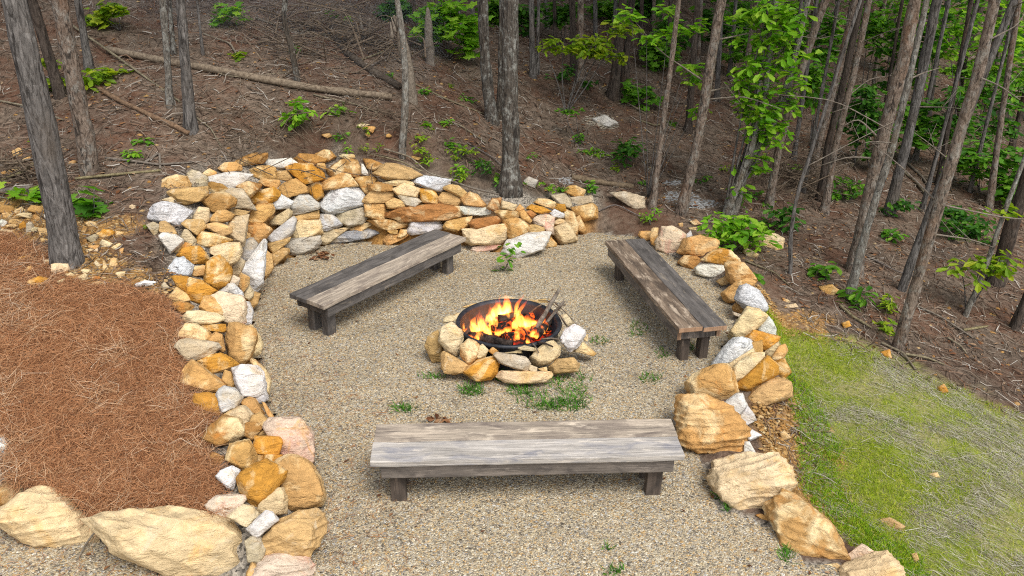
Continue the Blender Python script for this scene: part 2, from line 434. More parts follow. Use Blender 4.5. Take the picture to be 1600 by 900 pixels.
def gravel_material():
    m, nt, b = mat('pea_gravel', 0.9, 0.25); n = N(nt); o = n.obj()
    vor = n.n('ShaderNodeTexVoronoi'); vor.inputs['Scale'].default_value = 80; n.l(o, vor.inputs['Vector'])
    v2 = n.n('ShaderNodeTexVoronoi'); v2.inputs['Scale'].default_value = 56; n.l(o, v2.inputs['Vector'])
    sc = n.n('ShaderNodeSeparateColor'); n.l(vor.outputs['Color'], sc.inputs[0])
    sc2 = n.n('ShaderNodeSeparateColor'); n.l(v2.outputs['Color'], sc2.inputs[0])
    stops = GRAVEL_STOPS
    c1 = n.ramp(sc.outputs[0], stops); c2 = n.ramp(sc2.outputs[1], stops)
    col = n.mix(n.ramp(sc2.outputs[0], [(0.62, 0.0), (0.63, 1.0)]), c1, c2)
    big = n.ramp(n.noise(o, 0.9, 5, 0.6), [(0.3, 0.86), (0.7, 1.1)])
    col = n.mix(1.0, col, big, 'MULTIPLY')
    n.l(col, b.inputs['Base Color'])
    h = n.math('SUBTRACT', 1.0, vor.outputs['Distance'])
    bb = n.bump(n.noise(o, 6, 5, 0.6), 0.35, 0.03); bb = n.bump(h, 1.0, 0.012, bb); n.l(bb, b.inputs['Normal'])
    return m
GK = 0.76
GRAVEL_STOPS = [(0.0, srgb(104, 95, 82, GK)), (0.14, srgb(142, 132, 115, GK)), (0.3, srgb(174, 161, 138, GK)), (0.46, srgb(202, 188, 158, GK)),
                (0.58, srgb(186, 163, 122, GK)), (0.7, srgb(224, 214, 190, GK)), (0.8, srgb(160, 136, 102, GK)), (0.88, srgb(208, 170, 112, GK)), (0.95, srgb(150, 150, 150, GK)), (1.0, srgb(228, 222, 206, GK))]
# gravel court: the polygon filled with a fine grid
bx = np.arange(-7.2, 5.4, 0.1); by = np.arange(0.2, 12.4, 0.1)
qx, qy = np.meshgrid(bx, by); sdq = poly_sd(qx, qy, GP)
keep = sdq < 0.10
idx = -np.ones(keep.shape, int); idx[keep] = np.arange(keep.sum())
gzv = 0.006 + 0.012 * n2(qx, qy, 0.8, 5) + 0.004 * n2(qx, qy, 5, 6)
Vg = np.stack([qx[keep], qy[keep], gzv[keep]], 1)
a0, a1, a2, a3 = idx[:-1, :-1], idx[:-1, 1:], idx[1:, 1:], idx[1:, :-1]
ok = (a0 >= 0) & (a1 >= 0) & (a2 >= 0) & (a3 >= 0)
Fg = np.stack([a0[ok], a1[ok], a2[ok], a3[ok]], 1)
tag(link('gravel_court', new_mesh('gravel_court', Vg, Fg, gravel_material(), True)), kind='structure')

def scatter(n, x0, x1, y0, y1, maskf, power=1.6, dref=6.0):
    """points with density falling with distance from the place where one looks"""
    X, Y = [], []; tot = 0; tries = 0
    while tot < n and tries < 60:
        x = NR.uniform(x0, x1, n * 2); y = NR.uniform(y0, y1, n * 2)
        pr = np.clip((dref / np.hypot(x, y)) ** power, 0, 1) * maskf(x, y)
        # keep to what can be looked at
        xs = np.abs(x) < 0.72 * y + 2.0
        k = (NR.rand(n * 2) < pr) & xs
        X.append(x[k]); Y.append(y[k]); tot += k.sum(); tries += 1
    x = np.concatenate(X)[:n]; y = np.concatenate(Y)[:n]
    return x, y
def slope_n(x, y, e=0.1):
    nx = -(H(x + e, y) - H(x - e, y)) / (2 * e); ny = -(H(x, y + e) - H(x, y - e)) / (2 * e)
    v = np.stack([nx, ny, np.ones_like(nx)], 1); return v / np.linalg.norm(v, axis=1)[:, None]
def octa(pos, size, squash=0.6):
    """small faceted pebbles"""
    Np = len(pos)
    base = np.array([[1,0,0],[0.4,0.9,0],[-0.5,0.8,0],[-1,0,0],[-0.4,-0.9,0],[0.5,-0.85,0],[0.1,0.05,1.0]])
    ang = NR.uniform(0, 6.28, Np); c, s = np.cos(ang), np.sin(ang)
    jit = NR.uniform(0.7, 1.3, (Np, 7, 1))
    Vp = base[None] * jit * size[:, None, None]
    Vp = Vp * np.stack([NR.uniform(0.8, 1.4, Np), np.ones(Np), NR.uniform(0.4, 0.8, Np) * squash / 0.6], 1)[:, None]
    Xr = Vp[..., 0] * c[:, None] - Vp[..., 1] * s[:, None]; Yr = Vp[..., 0] * s[:, None] + Vp[..., 1] * c[:, None]
    Vp = np.stack([Xr, Yr, Vp[..., 2]], -1) + pos[:, None]
    b = (np.arange(Np) * 7)[:, None]
    Fp = np.concatenate([b + np.array([[k, (k + 1) % 6, 6]]) for k in range(6)])
    return Vp.reshape(-1, 3), Fp
ing = lambda x, y: (poly_sd(x, y, GP) < -0.02) & (np.hypot(x - PITC[0], y - PITC[1]) > 0.5)
px_, py_ = scatter(110000, -6, 4.5, 3.6, 12, lambda x, y: ing(x, y).astype(float), 1.4, 5.0)
pm = island_mat('gravel_pebble', GRAVEL_STOPS, 0.85, spec=0.25)
Vp, Fp = octa(np.stack([px_, py_, 0.004 + 0.012 * n2(px_, py_, 0.8, 5)], 1), NR.uniform(0.0045, 0.010, len(px_)))
tag(link('loose_gravel', new_mesh('loose_gravel', Vp, Fp, pm)), kind='stuff')

# ------------------------------------------------------------------ landmarks for labels
def centre(poly): p = np.array(poly, float); return (p[:, 0].min() + p[:, 0].max()) / 2, (p[:, 1].min() + p[:, 1].max()) / 2

# ------------------------------------------------------------------ rocks
_bmI = {}
def icodirs(sub):
    if sub not in _bmI:
        bm = bmesh.new(); bmesh.ops.create_icosphere(bm, subdivisions=sub, radius=1.0)
        v = np.array([x.co[:] for x in bm.verts]); f = np.array([[q.index for q in x.verts] for x in bm.faces]); bm.free()
        _bmI[sub] = (v / np.linalg.norm(v, axis=1)[:, None], f)
    return _bmI[sub]
def rock_shape(out2, thick, seed, sub, rough=0.05, sharp=22):
    """closed, faceted, worn stone whose outline (in its own right/up plane) is out2"""
    r = np.random.RandomState(seed); P = []
    for (x, y) in out2:
        P.append((x, y, r.uniform(-.08, .08) * thick))
        k = r.uniform(0.72, 0.95); P.append((x * k + r.uniform(-.05, .05) * thick, y * k + r.uniform(-.05, .05) * thick, -thick * r.uniform(.32, .52)))
        k = r.uniform(0.75, 0.95); P.append((x * k, y * k, thick * r.uniform(.34, .5)))
    bm = bmesh.new()
    for p in P: bm.verts.new(p)
    bmesh.ops.convex_hull(bm, input=bm.verts); bm.faces.ensure_lookup_table()
    Np, Op = [], []
    for f in bm.faces:
        nn = f.normal; c = f.calc_center_median(); o = nn.dot(c)
        if o < 0: nn = -nn; o = -o
        if f.calc_area() > 1e-9 and o > 1e-5: Np.append(nn[:]); Op.append(o)
    bm.free()
    Np, Op = np.array(Np), np.array(Op)
    ext = np.abs(np.array(P)).max(0); ext = np.maximum(ext, 0.2 * ext.max())
    D, F = icodirs(sub); Dw = D * ext
    # a few broken facets that face outwards at the front
    size = float(ext.max())
    for k in range(8):
        v = np.array([r.uniform(-1, 1), r.uniform(-1, 1), -r.uniform(0.45, 1.2)]); v /= np.linalg.norm(v)
        sup = (np.array(P) @ v).max(); Np = np.vstack([Np, v]); Op = np.r_[Op, sup * (r.uniform(0.80, 0.96) if sub < 6 else r.uniform(.84, .97))]
    if sub == 6:        # slabs: one big sloping top and a broken lower face that meet in a ledge
        for v, kk in (((r.uniform(-.35, .35), .8, -.62), .70), ((r.uniform(-.3, .3), -.62, -.78), .74), ((.8, r.uniform(-.3, .1), -.6), .84), ((-.75, .2, -.65), .86)):
            v = np.array(v); v /= np.linalg.norm(v); Np = np.vstack([Np, v]); Op = np.r_[Op, (np.array(P) @ v).max() * kk]
    q = np.maximum(Dw @ Np.T / Op[None], 1e-6)
    rr = (q ** sharp).sum(1) ** (-1.0 / sharp)
    Vv = Dw * rr[:, None]
    lay = Vv * np.array([1.0, 1.0, 1.0]) / size
    dsp = rough * 0.9 * fbm(lay * 2.2 + seed, seed, 4, 0.55)
    tilt = r.uniform(-1, 1, 3) * 0.4 + np.array([0, 1, 0]); tl = lay @ tilt
    dsp += rough * 0.35 * fbm(np.stack([tl * 7, lay[:, 0] * 0.8, lay[:, 2] * 0.8], 1) + seed, seed + 5, 2)
    rg = 1 - 2 * np.abs(vnoise(lay * 2.6 + 5.1 + seed % 89, seed + 9)); dsp += rough * .35 * np.sign(rg) * np.abs(rg) ** 1.5
    st = tl * 4.5 + .6 * vnoise(lay * 1.6 + seed % 71, seed + 3); dsp += rough * (1.0 if sub == 6 else .5) * (np.abs((st % 1.0) - .5) ** 3 * 8 - .25)
    if sub >= 5: dsp += rough * .22 * fbm(lay * 9 + seed % 97, seed + 21, 3)
    Vv = Vv * (1 + dsp)[:, None]
    return Vv, F
ROCKS = []         # (object, code, zone, centre px, bounding px)
def rock(code, poly, zone, how='wall', tk=0.8, name='stone'):
    poly = np.array(poly, float); cx, cy_ = centre(poly); w = np.ptp(poly[:, 0]); h = np.ptp(poly[:, 1])
    if how == 'wall':
        Q, t = cast(cx, cy_ + 0.34 * h, Hc)
        d = ray(cx, cy_); t = t + 0.01 + 0.05 * math.sin(cx * 1.7 + cy_ * 2.3); P = CAM + d / np.linalg.norm(d) * t
    else:                                      # sits on the ground: find where its lower edge touches
        lowx = poly[poly[:, 1] > poly[:, 1].max() - h * 0.25][:, 0].mean()
        Q, t = cast(lowx, poly[:, 1].max() - 0.06 * h, H)
        d = ray(cx, cy_); nd = np.linalg.norm(d)
        size = min(w, h) * t / FPX
        t = t + 0.30 * size; P = CAM + d / nd * t
    d = ray(cx, cy_); nd = np.linalg.norm(d); d = d / nd; zc = t / nd     # forward depth
    R = np.array([1.0, 0, 0]); R = R - d * R.dot(d); R /= np.linalg.norm(R); U = np.cross(R, d)
    o2 = []
    for x, y in poly:
        v = ray(x, y); q = CAM + v * (t / v.dot(d)) - P
        o2.append((q.dot(R), q.dot(U)))
    o2 = np.array(o2) * (1.09 if zone == 'fire ring' else 1.20 if how == 'wall' and max(w, h) < 60 else 1.14 if how == 'wall' else 1.10)
    wm, hm = np.ptp(o2[:, 0]), np.ptp(o2[:, 1])
    th = tk * min(max(wm, hm) * 0.8, min(wm, hm) * 1.15)
    seed = int(cx * 7 + cy_ * 13) % 99991
    sub = 6 if max(w, h) > 85 else 5 if max(w, h) > 30 else 4
    Vv, F = rock_shape(o2, th, seed, sub, rough={4: .04, 5: .05, 6: .055}[sub], sharp=90)
    Wv = Vv[:, :1] * R + Vv[:, 1:2] * U + Vv[:, 2:3] * d
    m, col, word = CLS[code]
    me = new_mesh(name, Wv, F, M[m], True)
    o = link(name, me, loc=P + d * (0.12 * th if how == 'wall' else 0))
    r = np.random.RandomState(seed + 1)
    k = r.uniform(0.86, 1.12); o.color = (col[0] * k * r.uniform(.96, 1.04), col[1] * k, col[2] * k * r.uniform(.92, 1.08), 1)
    ROCKS.append(dict(o=o, code=code, zone=zone, c=(cx, cy_), w=w, h=h, poly=poly, how=how))
    return o
def parse(s): return [tuple(float(v) for v in q.split(',')) for q in s.split()]
def ell(cx, cy_, w, h, seed):
    r = np.random.RandomState(seed); n = r.randint(6, 9); a = np.sort(r.uniform(0, 6.28, n) * 0.4 + np.linspace(0, 6.28, n, endpoint=False) * 0.98)
    return [(cx + w * .53 * math.cos(t) * r.uniform(.85, 1.1), cy_ + h * .53 * math.sin(t) * r.uniform(.85, 1.1)) for t in a]
LEFTWALL = """o 256,281 275,274 290,277 296,287 296,297 255,298
k 294,272 301,267 312,270 323,278 322,293 300,294 296,283
o 316,271 327,264 337,269 336,274 326,277
o 341,263 351,255 367,254 376,260 375,266 351,269
d 366,254 376,248 394,240 414,240 415,246 411,254 392,256 375,259
w 325,280 332,275 361,269 392,273 391,276 370,290 360,296 352,290 326,284
d 324,289 332,285 346,288 356,295 350,302 332,302
t 264,301 272,297 297,296 322,292 322,305 312,313 292,318 279,316 275,307
c 254,312 270,307 277,316 270,319 260,317
d 315,312 327,305 342,302 355,304 366,311 364,321 351,327 335,330 329,326
k 353,302 360,296 380,297 386,307 397,326 365,322 360,310
d 370,292 381,287 388,285 407,289 404,296 389,309 384,300
m 234,341 238,328 242,321 255,316 270,318 300,330 292,342 284,355 265,351 245,346
c 300,344 310,325 325,326 325,344 319,349
o 326,345 340,331 352,329 365,336 359,344 340,350
t 286,351 294,344 316,345 321,354 312,358 309,369 295,358
t 320,356 326,351 339,349 359,355 359,364 349,369 332,361
c 359,350 367,342 387,339 381,352 381,380 376,384 355,370
k 229,352 239,348 247,352 245,366 241,369
t 246,357 252,348 259,347 271,357 277,367 275,371 262,364 250,368
w 250,370 257,366 274,369 285,376 284,381 274,384 266,395 256,380
c 282,372 289,360 294,361 306,375 302,386 292,379 286,377
b 307,381 315,362 330,365 340,367 360,374 360,376 345,380 336,386 320,386
o 274,395 276,385 289,380 300,382 290,391
b 279,399 287,388 310,386 320,395 325,406 322,409 301,410 295,401
c 331,395 332,388 355,381 372,381 375,390 371,406 359,412 352,406 340,400
g 375,390 384,377 394,374 401,382 400,395 390,405 377,405
m 265,420 275,405 286,403 300,415 297,429 284,432 269,430
o 299,419 316,415 324,417 321,430 300,431
b 321,437 325,412 332,405 344,400 360,420 360,429 354,446 340,451 326,442
o 386,354 412,351 424,360 414,373 402,380 397,376
o 388,342 393,332 402,322 424,320 427,332 416,343 406,351 391,350
t 358,330 365,326 389,331 380,337 364,336
t 380,370 384,363 391,366 391,374 382,376
w 376,424 395,405 409,379 415,381 412,430 411,442 396,455 388,437
t 411,400 416,392 424,400 427,418 415,435 411,420
c 360,424 372,402 382,410 378,421 371,432 361,429
p 356,437 362,430 374,435 372,444 366,447 358,444
o 371,441 376,427 389,434 389,443 379,457
w 344,452 352,446 364,444 376,455 379,468 365,463 346,459
c 379,462 381,456 389,445 396,456 395,462 389,468
t 386,470 398,457 406,460 402,474 395,480
b 269,434 275,432 294,434 296,441 290,456 277,447
b 292,460 297,445 297,435 314,439 337,455 326,462 315,474 299,467
t 261,467 276,450 290,459 295,469 286,472 271,474
d 268,477 280,472 294,474 301,479 296,485 284,490
o 314,480 320,465 328,464 340,470 349,485 347,492 332,489 315,486
p 332,464 346,460 376,466 382,475 381,501 372,506 352,500 349,481
w 382,474 390,474 395,487 392,506 379,509 381,495
c 286,496 294,487 310,486 337,490 349,496 346,501 327,507 294,506
o 281,525 291,507 307,507 327,520 329,527 321,533 305,530
b 312,510 341,507 350,507 351,519 335,518 322,516
o 324,531 336,521 346,524 350,546 346,549 340,537
k 274,542 281,534 292,530 322,534 337,537 341,544 330,554 309,562 291,565 284,552
o 355,529 359,507 366,505 395,515 401,531 396,543 390,561 376,570 359,556
c 385,511 395,512 405,524 410,537 406,550 393,557 396,537
b 310,565 329,555 345,552 359,560 371,569 369,572 347,577 335,585 322,582
o 280,594 286,580 302,564 315,572 319,584 347,596 351,602 340,614 322,616 300,606 284,602
o 347,594 352,580 360,582 368,599 360,606
w 366,579 380,574 401,574 409,582 414,612 416,622 390,616 377,618 371,600
o 389,562 401,566 415,579 422,595 418,613 411,606 404,574
g 344,611 352,606 366,609 377,621 370,634 346,645 345,627 339,617
b 303,626 307,618 326,616 344,622 346,645 342,651 329,654 312,637
g 387,616 406,608 416,622 412,628 401,630
c 347,650 375,636 382,636 395,650 391,657 380,665 370,656
o 376,629 390,622 399,625 412,645 406,648 396,650 382,637
o 410,629 415,631 429,652 424,657 417,645
t 391,660 395,650 407,645 421,659 412,671 409,666
d 320,684 331,665 349,651 372,656 379,670 376,681 360,691 340,694
d 377,670 387,661 402,662 409,670 400,680 394,686 380,679
t 395,676 406,672 422,673 432,681 431,683 400,683
b 396,700 402,683 440,683 439,692 433,709 395,708
p 415,671 424,657 447,654 466,654 472,662 487,680 487,705 486,720 470,714 440,714 440,690 432,680
o 355,717 361,696 387,690 395,702 399,711 395,732 382,736 367,724
d 325,721 326,710 336,708 349,715 345,727 330,730
b 414,711 440,711 439,717 426,722 412,721
o 396,726 399,710 412,712 412,721 404,727
w 339,745 345,737 361,730 372,736 370,746 364,764 355,762
b 373,749 382,739 397,729 415,722 429,725 444,739 441,751 424,765 420,774 400,794 390,782 377,767
c 402,799 410,785 425,764 440,764 445,777 445,800 426,802
p 325,790 340,776 354,775 381,776 382,782 357,807 345,808 330,800
c 357,807 380,790 394,793 402,804 394,817 386,822
w 387,825 414,800 424,803 432,814 422,820 402,840 395,832"""
LEFTBIG = """o 431,722 452,714 467,714 486,725 499,746 505,771 501,789 486,789 447,797 443,770 441,750
t 397,860 420,838 432,816 464,800 500,799 506,813 505,829 481,868 457,863 400,866
p 397,875 420,864 440,862 474,868 494,887 497,912 410,915 388,898
t 385,897 394,877 410,889 413,915 388,915
k 384,846 402,834 418,852 408,882 388,878"""
EDGE = """y 142,816 168,805 205,803 247,794 276,795 325,803 367,816 401,842 394,871 373,889 345,902 262,902 215,866 184,863 181,850 157,837
y 0,798 47,766 73,765 102,771 105,790 131,813 147,832 163,853 157,861 105,857 37,847 26,834 -4,812
d -12,768 21,749 50,753 47,766 0,795 -14,790
m -20,688 6,684 32,702 33,718 20,738 2,752 -25,737"""
BACK = """w 415,254 422,250 437,249 452,248 461,255 450,261 435,265 422,259
d 462,249 470,241 487,242 507,249 505,254 494,259 465,254
d 492,242 506,235 515,236 524,245 512,252 505,249
c 531,244 537,241 552,242 554,247 542,250
d 511,267 532,251 540,249 555,252 564,270 556,274 520,273
o 392,266 405,260 422,260 429,264 430,279 412,281 398,277
b 449,263 462,257 486,257 502,271 504,279 490,280 476,287 462,274
t 429,271 436,267 447,267 456,279 452,282 434,280
o 495,261 497,256 507,256 510,264 502,268
o 405,285 410,280 434,282 436,287 430,294 412,290
o 436,301 441,289 462,281 477,292 478,300 450,307
b 480,294 487,286 497,285 504,291 504,306 495,312 487,305
o 504,284 520,277 535,270 545,274 557,290 525,294 506,295
m 498,321 506,310 520,295 537,289 562,295 569,302 569,320 550,326 520,334 505,330
b 391,310 402,300 425,294 436,301 430,312 416,320 397,318
w 424,320 439,305 457,315 450,325 429,326
g 457,316 466,306 480,305 496,319 495,326 481,330 456,336 451,326
o 555,279 580,275 589,280 587,284 577,289 577,300 570,302 561,289
d 576,288 592,285 611,290 614,297 598,299 578,297
t 567,314 579,300 600,299 614,301 610,310 600,317 575,317
d 569,249 580,249 597,257 597,262 584,267 574,262
w 565,257 568,257 576,271 575,274 566,271
c 419,349 432,337 449,327 455,332 452,340 440,351
t 456,339 480,334 496,329 496,341 477,342 462,346
c 454,369 469,344 499,345 501,364 470,372
g 415,375 431,360 455,341 460,346 457,360 446,375 430,381
t 416,381 430,381 451,372 450,379 428,395
g 442,386 452,374 497,370 496,382 487,392 469,397 454,396 449,389
t 424,396 441,389 450,390 450,397 429,416
g 499,337 516,334 534,349 532,352 512,360 500,357
k 525,335 567,325 571,341 565,349 544,354 534,346
o 571,320 590,319 601,320 604,335 600,345 586,342 573,337
o 547,357 575,347 580,351 565,362 551,362
s 511,381 535,364 556,366 585,356 600,362 575,372 537,380
c 497,367 512,360 547,356 525,369 516,380 509,382 499,377
d 575,345 588,346 606,344 641,349 635,355 610,360 592,356
b 621,370 626,359 635,360 635,366 627,371
o 606,361 621,360 620,366 610,365
o 602,375 609,367 640,366 630,374 605,384
g 637,362 645,347 684,346 692,356 675,362 648,366
r 604,333 630,324 686,319 705,321 721,329 720,335 699,344 632,346 607,339
t 584,271 605,256 621,257 642,264 656,274 642,279 605,281
c 599,286 627,279 642,284 645,289 630,289 612,290
y 615,296 632,287 655,295 649,307 624,305
t 604,317 616,310 632,315 632,322 622,326 607,325
k 622,306 650,310 656,315 647,322 634,320
b 655,296 676,296 682,307 682,319 660,315
m 646,284 660,276 677,277 690,280 701,282 700,289 690,291 686,299 667,294
t 690,294 702,289 716,291 727,301 721,308 705,301
t 684,312 692,301 705,301 722,312 712,322 692,320
o 722,310 735,301 745,305 757,319 754,324 727,319
w 717,324 735,322 765,326 774,334 752,337 727,335
o 695,354 700,346 735,339 732,354 715,361 700,358
r 734,349 742,343 780,337 786,345 772,352 745,358
c 727,359 750,358 775,353 786,350 796,358 792,370 781,381 760,381 740,382 730,377
p 737,394 741,386 765,383 780,384 770,391 752,392
o 787,343 805,341 820,344 826,356 820,365 797,374 794,365 794,356
w 786,396 795,376 820,366 859,363 856,372 847,390 825,396 812,402 797,400
t 825,352 837,352 849,356 849,362 828,365
d 775,331 785,328 806,330 815,336 805,340 786,341
r 761,325 769,311 782,310 784,326 774,330
c 784,325 785,314 807,320 802,329
o 805,329 812,319 819,326 812,330
o 810,332 819,329 830,344 827,347 815,341
r 820,331 829,329 837,335 831,341
b 825,326 832,320 849,324 859,330 846,334 835,331
p 830,347 835,340 850,334 865,341 862,355 847,352 837,351
p 846,350 850,344 864,356 865,367 850,360
o 836,317 842,311 857,312 867,317 862,326 850,322
k 862,306 882,304 889,311 894,327 884,324 869,316
b 866,325 870,319 882,320 884,329 875,331
w 857,332 866,327 880,334 879,340 865,339
o 880,299 890,291 900,291 912,297 909,306 900,307 885,302
k 889,309 924,306 926,316 900,321 894,319
o 894,325 924,319 931,324 931,340 912,345 897,335
o 880,336 885,329 896,334 902,351 901,366 882,347
o 900,342 906,337 916,359 911,365 902,360
c 865,347 874,340 884,346 875,351 865,351
c 864,357 885,350 892,357 901,375 876,382 869,370
o 850,387 860,371 869,380 869,385"""
RIGHT = """o 1000,362 1016,362 1016,374 1008,376 998,368
o 1016,370 1019,358 1028,358 1027,386 1018,380
p 1028,377 1036,358 1051,357 1070,368 1063,390 1057,397 1048,400 1028,388
w 1070,368 1079,361 1082,371 1075,374
o 1062,393 1070,374 1093,370 1120,376 1118,387 1103,400 1081,400
t 1091,365 1105,367 1119,374 1096,372
d 1060,410 1070,400 1088,402 1097,410 1086,421 1072,418
b 1096,406 1114,392 1127,388 1141,392 1156,408 1150,411 1133,415 1117,409
w 1089,420 1097,412 1111,410 1132,415 1133,427 1120,434 1108,434 1091,427
o 1135,413 1144,410 1162,412 1172,425 1179,436 1177,441 1145,442 1138,433
o 1120,439 1133,432 1144,442 1128,445
o 1130,458 1150,442 1165,436 1177,443 1172,448 1152,467 1140,473 1133,467
m 1151,467 1158,449 1167,446 1185,456 1184,465 1197,476 1196,483 1184,486 1164,480
o 1145,479 1151,474 1164,482 1160,491 1146,485
k 1145,487 1160,492 1157,496 1146,492
y 1140,522 1151,506 1167,482 1184,486 1196,495 1190,504 1167,528 1145,527
w 1185,512 1194,490 1206,501 1211,512 1210,524 1199,524 1187,518
b 1167,528 1181,518 1199,522 1217,527 1212,537 1196,546 1190,536
o 1175,551 1173,536 1190,533 1191,551 1182,553
m 1115,566 1130,545 1145,530 1158,528 1172,533 1177,543 1167,553 1152,560 1136,569 1118,571
c 1193,551 1205,543 1215,536 1218,545 1206,557 1198,556
o 1205,560 1217,542 1226,539 1230,548 1224,558 1212,567
c 1136,570 1151,561 1175,545 1175,554 1154,569 1145,575
c 1145,576 1154,568 1175,554 1191,555 1190,563 1184,573 1164,592 1154,599 1146,594
b 1150,600 1175,580 1184,572 1197,557 1214,573 1214,585 1190,595 1170,611 1156,608
b 1210,566 1226,563 1235,581 1223,593 1215,584
t 1166,618 1180,608 1202,592 1217,592 1232,600 1235,620 1205,630 1175,640 1167,626"""
RIGHTBIG = """o 1071,599 1085,584 1115,572 1136,570 1145,580 1148,599 1153,612 1130,627 1104,620 1078,618
o 1058,641 1062,624 1077,620 1103,621 1124,630 1142,638 1148,653 1166,671 1165,690 1160,707 1140,712 1108,711 1085,703 1064,693
w 1131,629 1151,615 1160,615 1167,635 1154,654 1145,647
g 1152,656 1167,634 1176,644 1181,656 1163,667
w 1164,669 1175,671 1190,680 1172,689 1166,686
w 1163,690 1171,690 1182,710 1162,710
c 1110,749 1118,722 1137,715 1165,709 1212,713 1229,732 1237,760 1216,779 1186,800 1148,802 1140,792 1142,775
o 1199,796 1227,770 1241,773 1269,794 1298,818 1303,839 1329,879 1309,881 1288,877 1239,886 1229,843
o 1180,805 1190,803 1210,813 1195,815
p 1324,867 1346,850 1365,862 1332,880
y 1311,885 1332,879 1363,864 1385,863 1405,885 1413,900 1412,925 1370,930 1320,925 1310,905
o 1284,883 1307,880 1314,885 1307,891"""
FIRE = """t 664,540 670,525 684,516 690,535 693,548 690,564 676,564 670,554
c 693,498 700,493 715,493 714,501 692,505
c 708,492 719,488 724,489 715,497
c 686,533 691,511 706,504 720,517 724,528 716,554 712,557 696,546
c 680,519 694,509 690,517 682,522
t 690,574 690,560 693,548 714,560 732,572 724,582 710,584 695,582
o 719,554 720,540 733,530 749,538 745,560 733,570 724,562
c 737,554 742,545 754,538 763,547 758,557 747,561
b 723,581 745,563 769,557 779,566 776,585 767,592 745,596 736,586
d 763,549 770,541 779,549 771,555
c 780,548 806,543 815,544 815,552 790,552
k 772,555 778,551 805,554 820,558 826,567 824,579 810,578 794,572 780,567
c 806,544 819,540 838,544 836,549 815,547
y 826,561 838,547 854,535 864,532 875,542 873,555 859,568 842,572 833,570
c 824,577 828,570 839,574 839,582 834,583
o 840,576 854,573 855,580 846,580
y 776,589 781,579 795,579 814,580 838,584 860,581 861,587 849,597 810,600 790,597
t 857,574 870,562 896,559 904,568 902,580 864,584
w 876,529 883,514 898,508 913,516 914,525 904,541 891,550 878,535
o 896,549 911,534 931,552 927,555 912,552
c 875,494 884,490 896,502 898,509 885,510 881,501
d 913,520 919,525 918,533 912,532
t 720,480 733,476 745,473 737,482
c 775,468 790,462 806,466 790,471
t 828,470 850,467 862,474 845,474"""
LOOSE = """c 1182,373 1195,365 1210,365 1225,373 1222,388 1213,393 1202,385 1187,383
c 1160,394 1166,387 1186,397 1181,404 1172,404
o 1161,365 1168,362 1174,368 1164,370
c 1075,356 1088,355 1087,360 1078,359
o 1060,349 1067,348 1067,354 1061,355
r 1078,346 1088,343 1096,350 1084,353
g 818,282 826,276 840,282 835,294 821,291
t 1368,814 1390,809 1413,822 1408,834 1385,826
t 1424,866 1432,864 1436,874 1428,880
b 1463,606 1475,600 1482,612 1470,616
b 1375,550 1390,546 1393,560 1380,558
o 1280,448 1300,445 1312,455 1300,463 1285,458
t 1217,676 1226,673 1236,684 1222,690
b 1315,505 1326,501 1330,510 1318,513
w 1588,478 1600,474 1606,486 1592,489
k 952,302 975,300 1005,308 1005,325 995,330 985,312
c 1225,477 1243,474 1247,480 1230,482
o 1222,465 1235,470 1233,474 1224,471
y 1450,740 1464,738 1468,746 1454,748
w 925,186 945,180 965,192 955,200 935,196"""
LOOSE_E = """t 27,240 20 17
o 44,249 15 8
o 10,270 26 10
o 24,265 18 8
o 114,255 15 8
o 572,212 14 7
o 510,212 16 8
c 568,196 22 6
o 577,203 20 12
o 650,247 16 7
c 207,323 10 7
o 607,212 12 6"""
RUBBLE = """d 10,327 28 16
o 32,330 18 12
o 56,328 28 16
c 41,337 26 9
t 9,336 12 9
d 60,339 16 10
w 5,349 13 14
t 23,348 24 11
b 37,353 15 13
k 47,356 15 17
y 12,361 22 10
c 56,360 14 12
t 67,361 17 15
o 19,354 18 7
t 70,373 12 14
w 70,340 9 9
b 142,350 20 10
d 132,359 13 11
b 166,366 26 16
o 156,367 12 10
t 184,364 17 8
o 134,368 15 10
k 146,373 22 13
c 166,380 20 14
o 146,386 17 9
y 140,392 12 8
o 181,384 16 12
d 133,380 9 12
y 150,392 11 8
o 191,393 12 10
c 154,412 12 12
c 165,415 12 17
o 178,414 15 22
y 189,429 19 12
b 44,406 32 14
c 76,409 18 16
o 45,423 14 14
y 95,419 29 20
y 114,430 24 9
c 132,434 20 11
y 134,425 17 9
b 62,443 34 20
c 97,443 16 15
r 152,436 19 10
y 158,444 27 9
w 231,445 40 12
k 259,447 14 14"""
for blk, zone, how, tk in ((LEFTWALL,'left wall','wall',.85),(LEFTBIG,'left wall','ground',.9),(EDGE,'edging','ground',.85),(BACK,'back wall','wall',.85),
                     (RIGHT,'right wall','wall',.9),(RIGHTBIG,'right wall','ground',.9),(FIRE,'fire ring','wall',.8),(LOOSE,'loose','ground',.8)):
    for ln in blk.split('\n'):
        c_, s_ = ln.split(' ', 1); rock(c_, parse(s_), zone, how, tk)
for blk, zone in ((LOOSE_E,'loose'),(RUBBLE,'rubble')):
    for i, ln in enumerate(blk.split('\n')):
        c_, p_, w_, h_ = ln.split(' '); x_c, y_c = map(float, p_.split(','))
        rock(c_, ell(x_c, y_c, float(w_), float(h_), int(x_c * 31 + y_c)), zone, 'ground', .85)


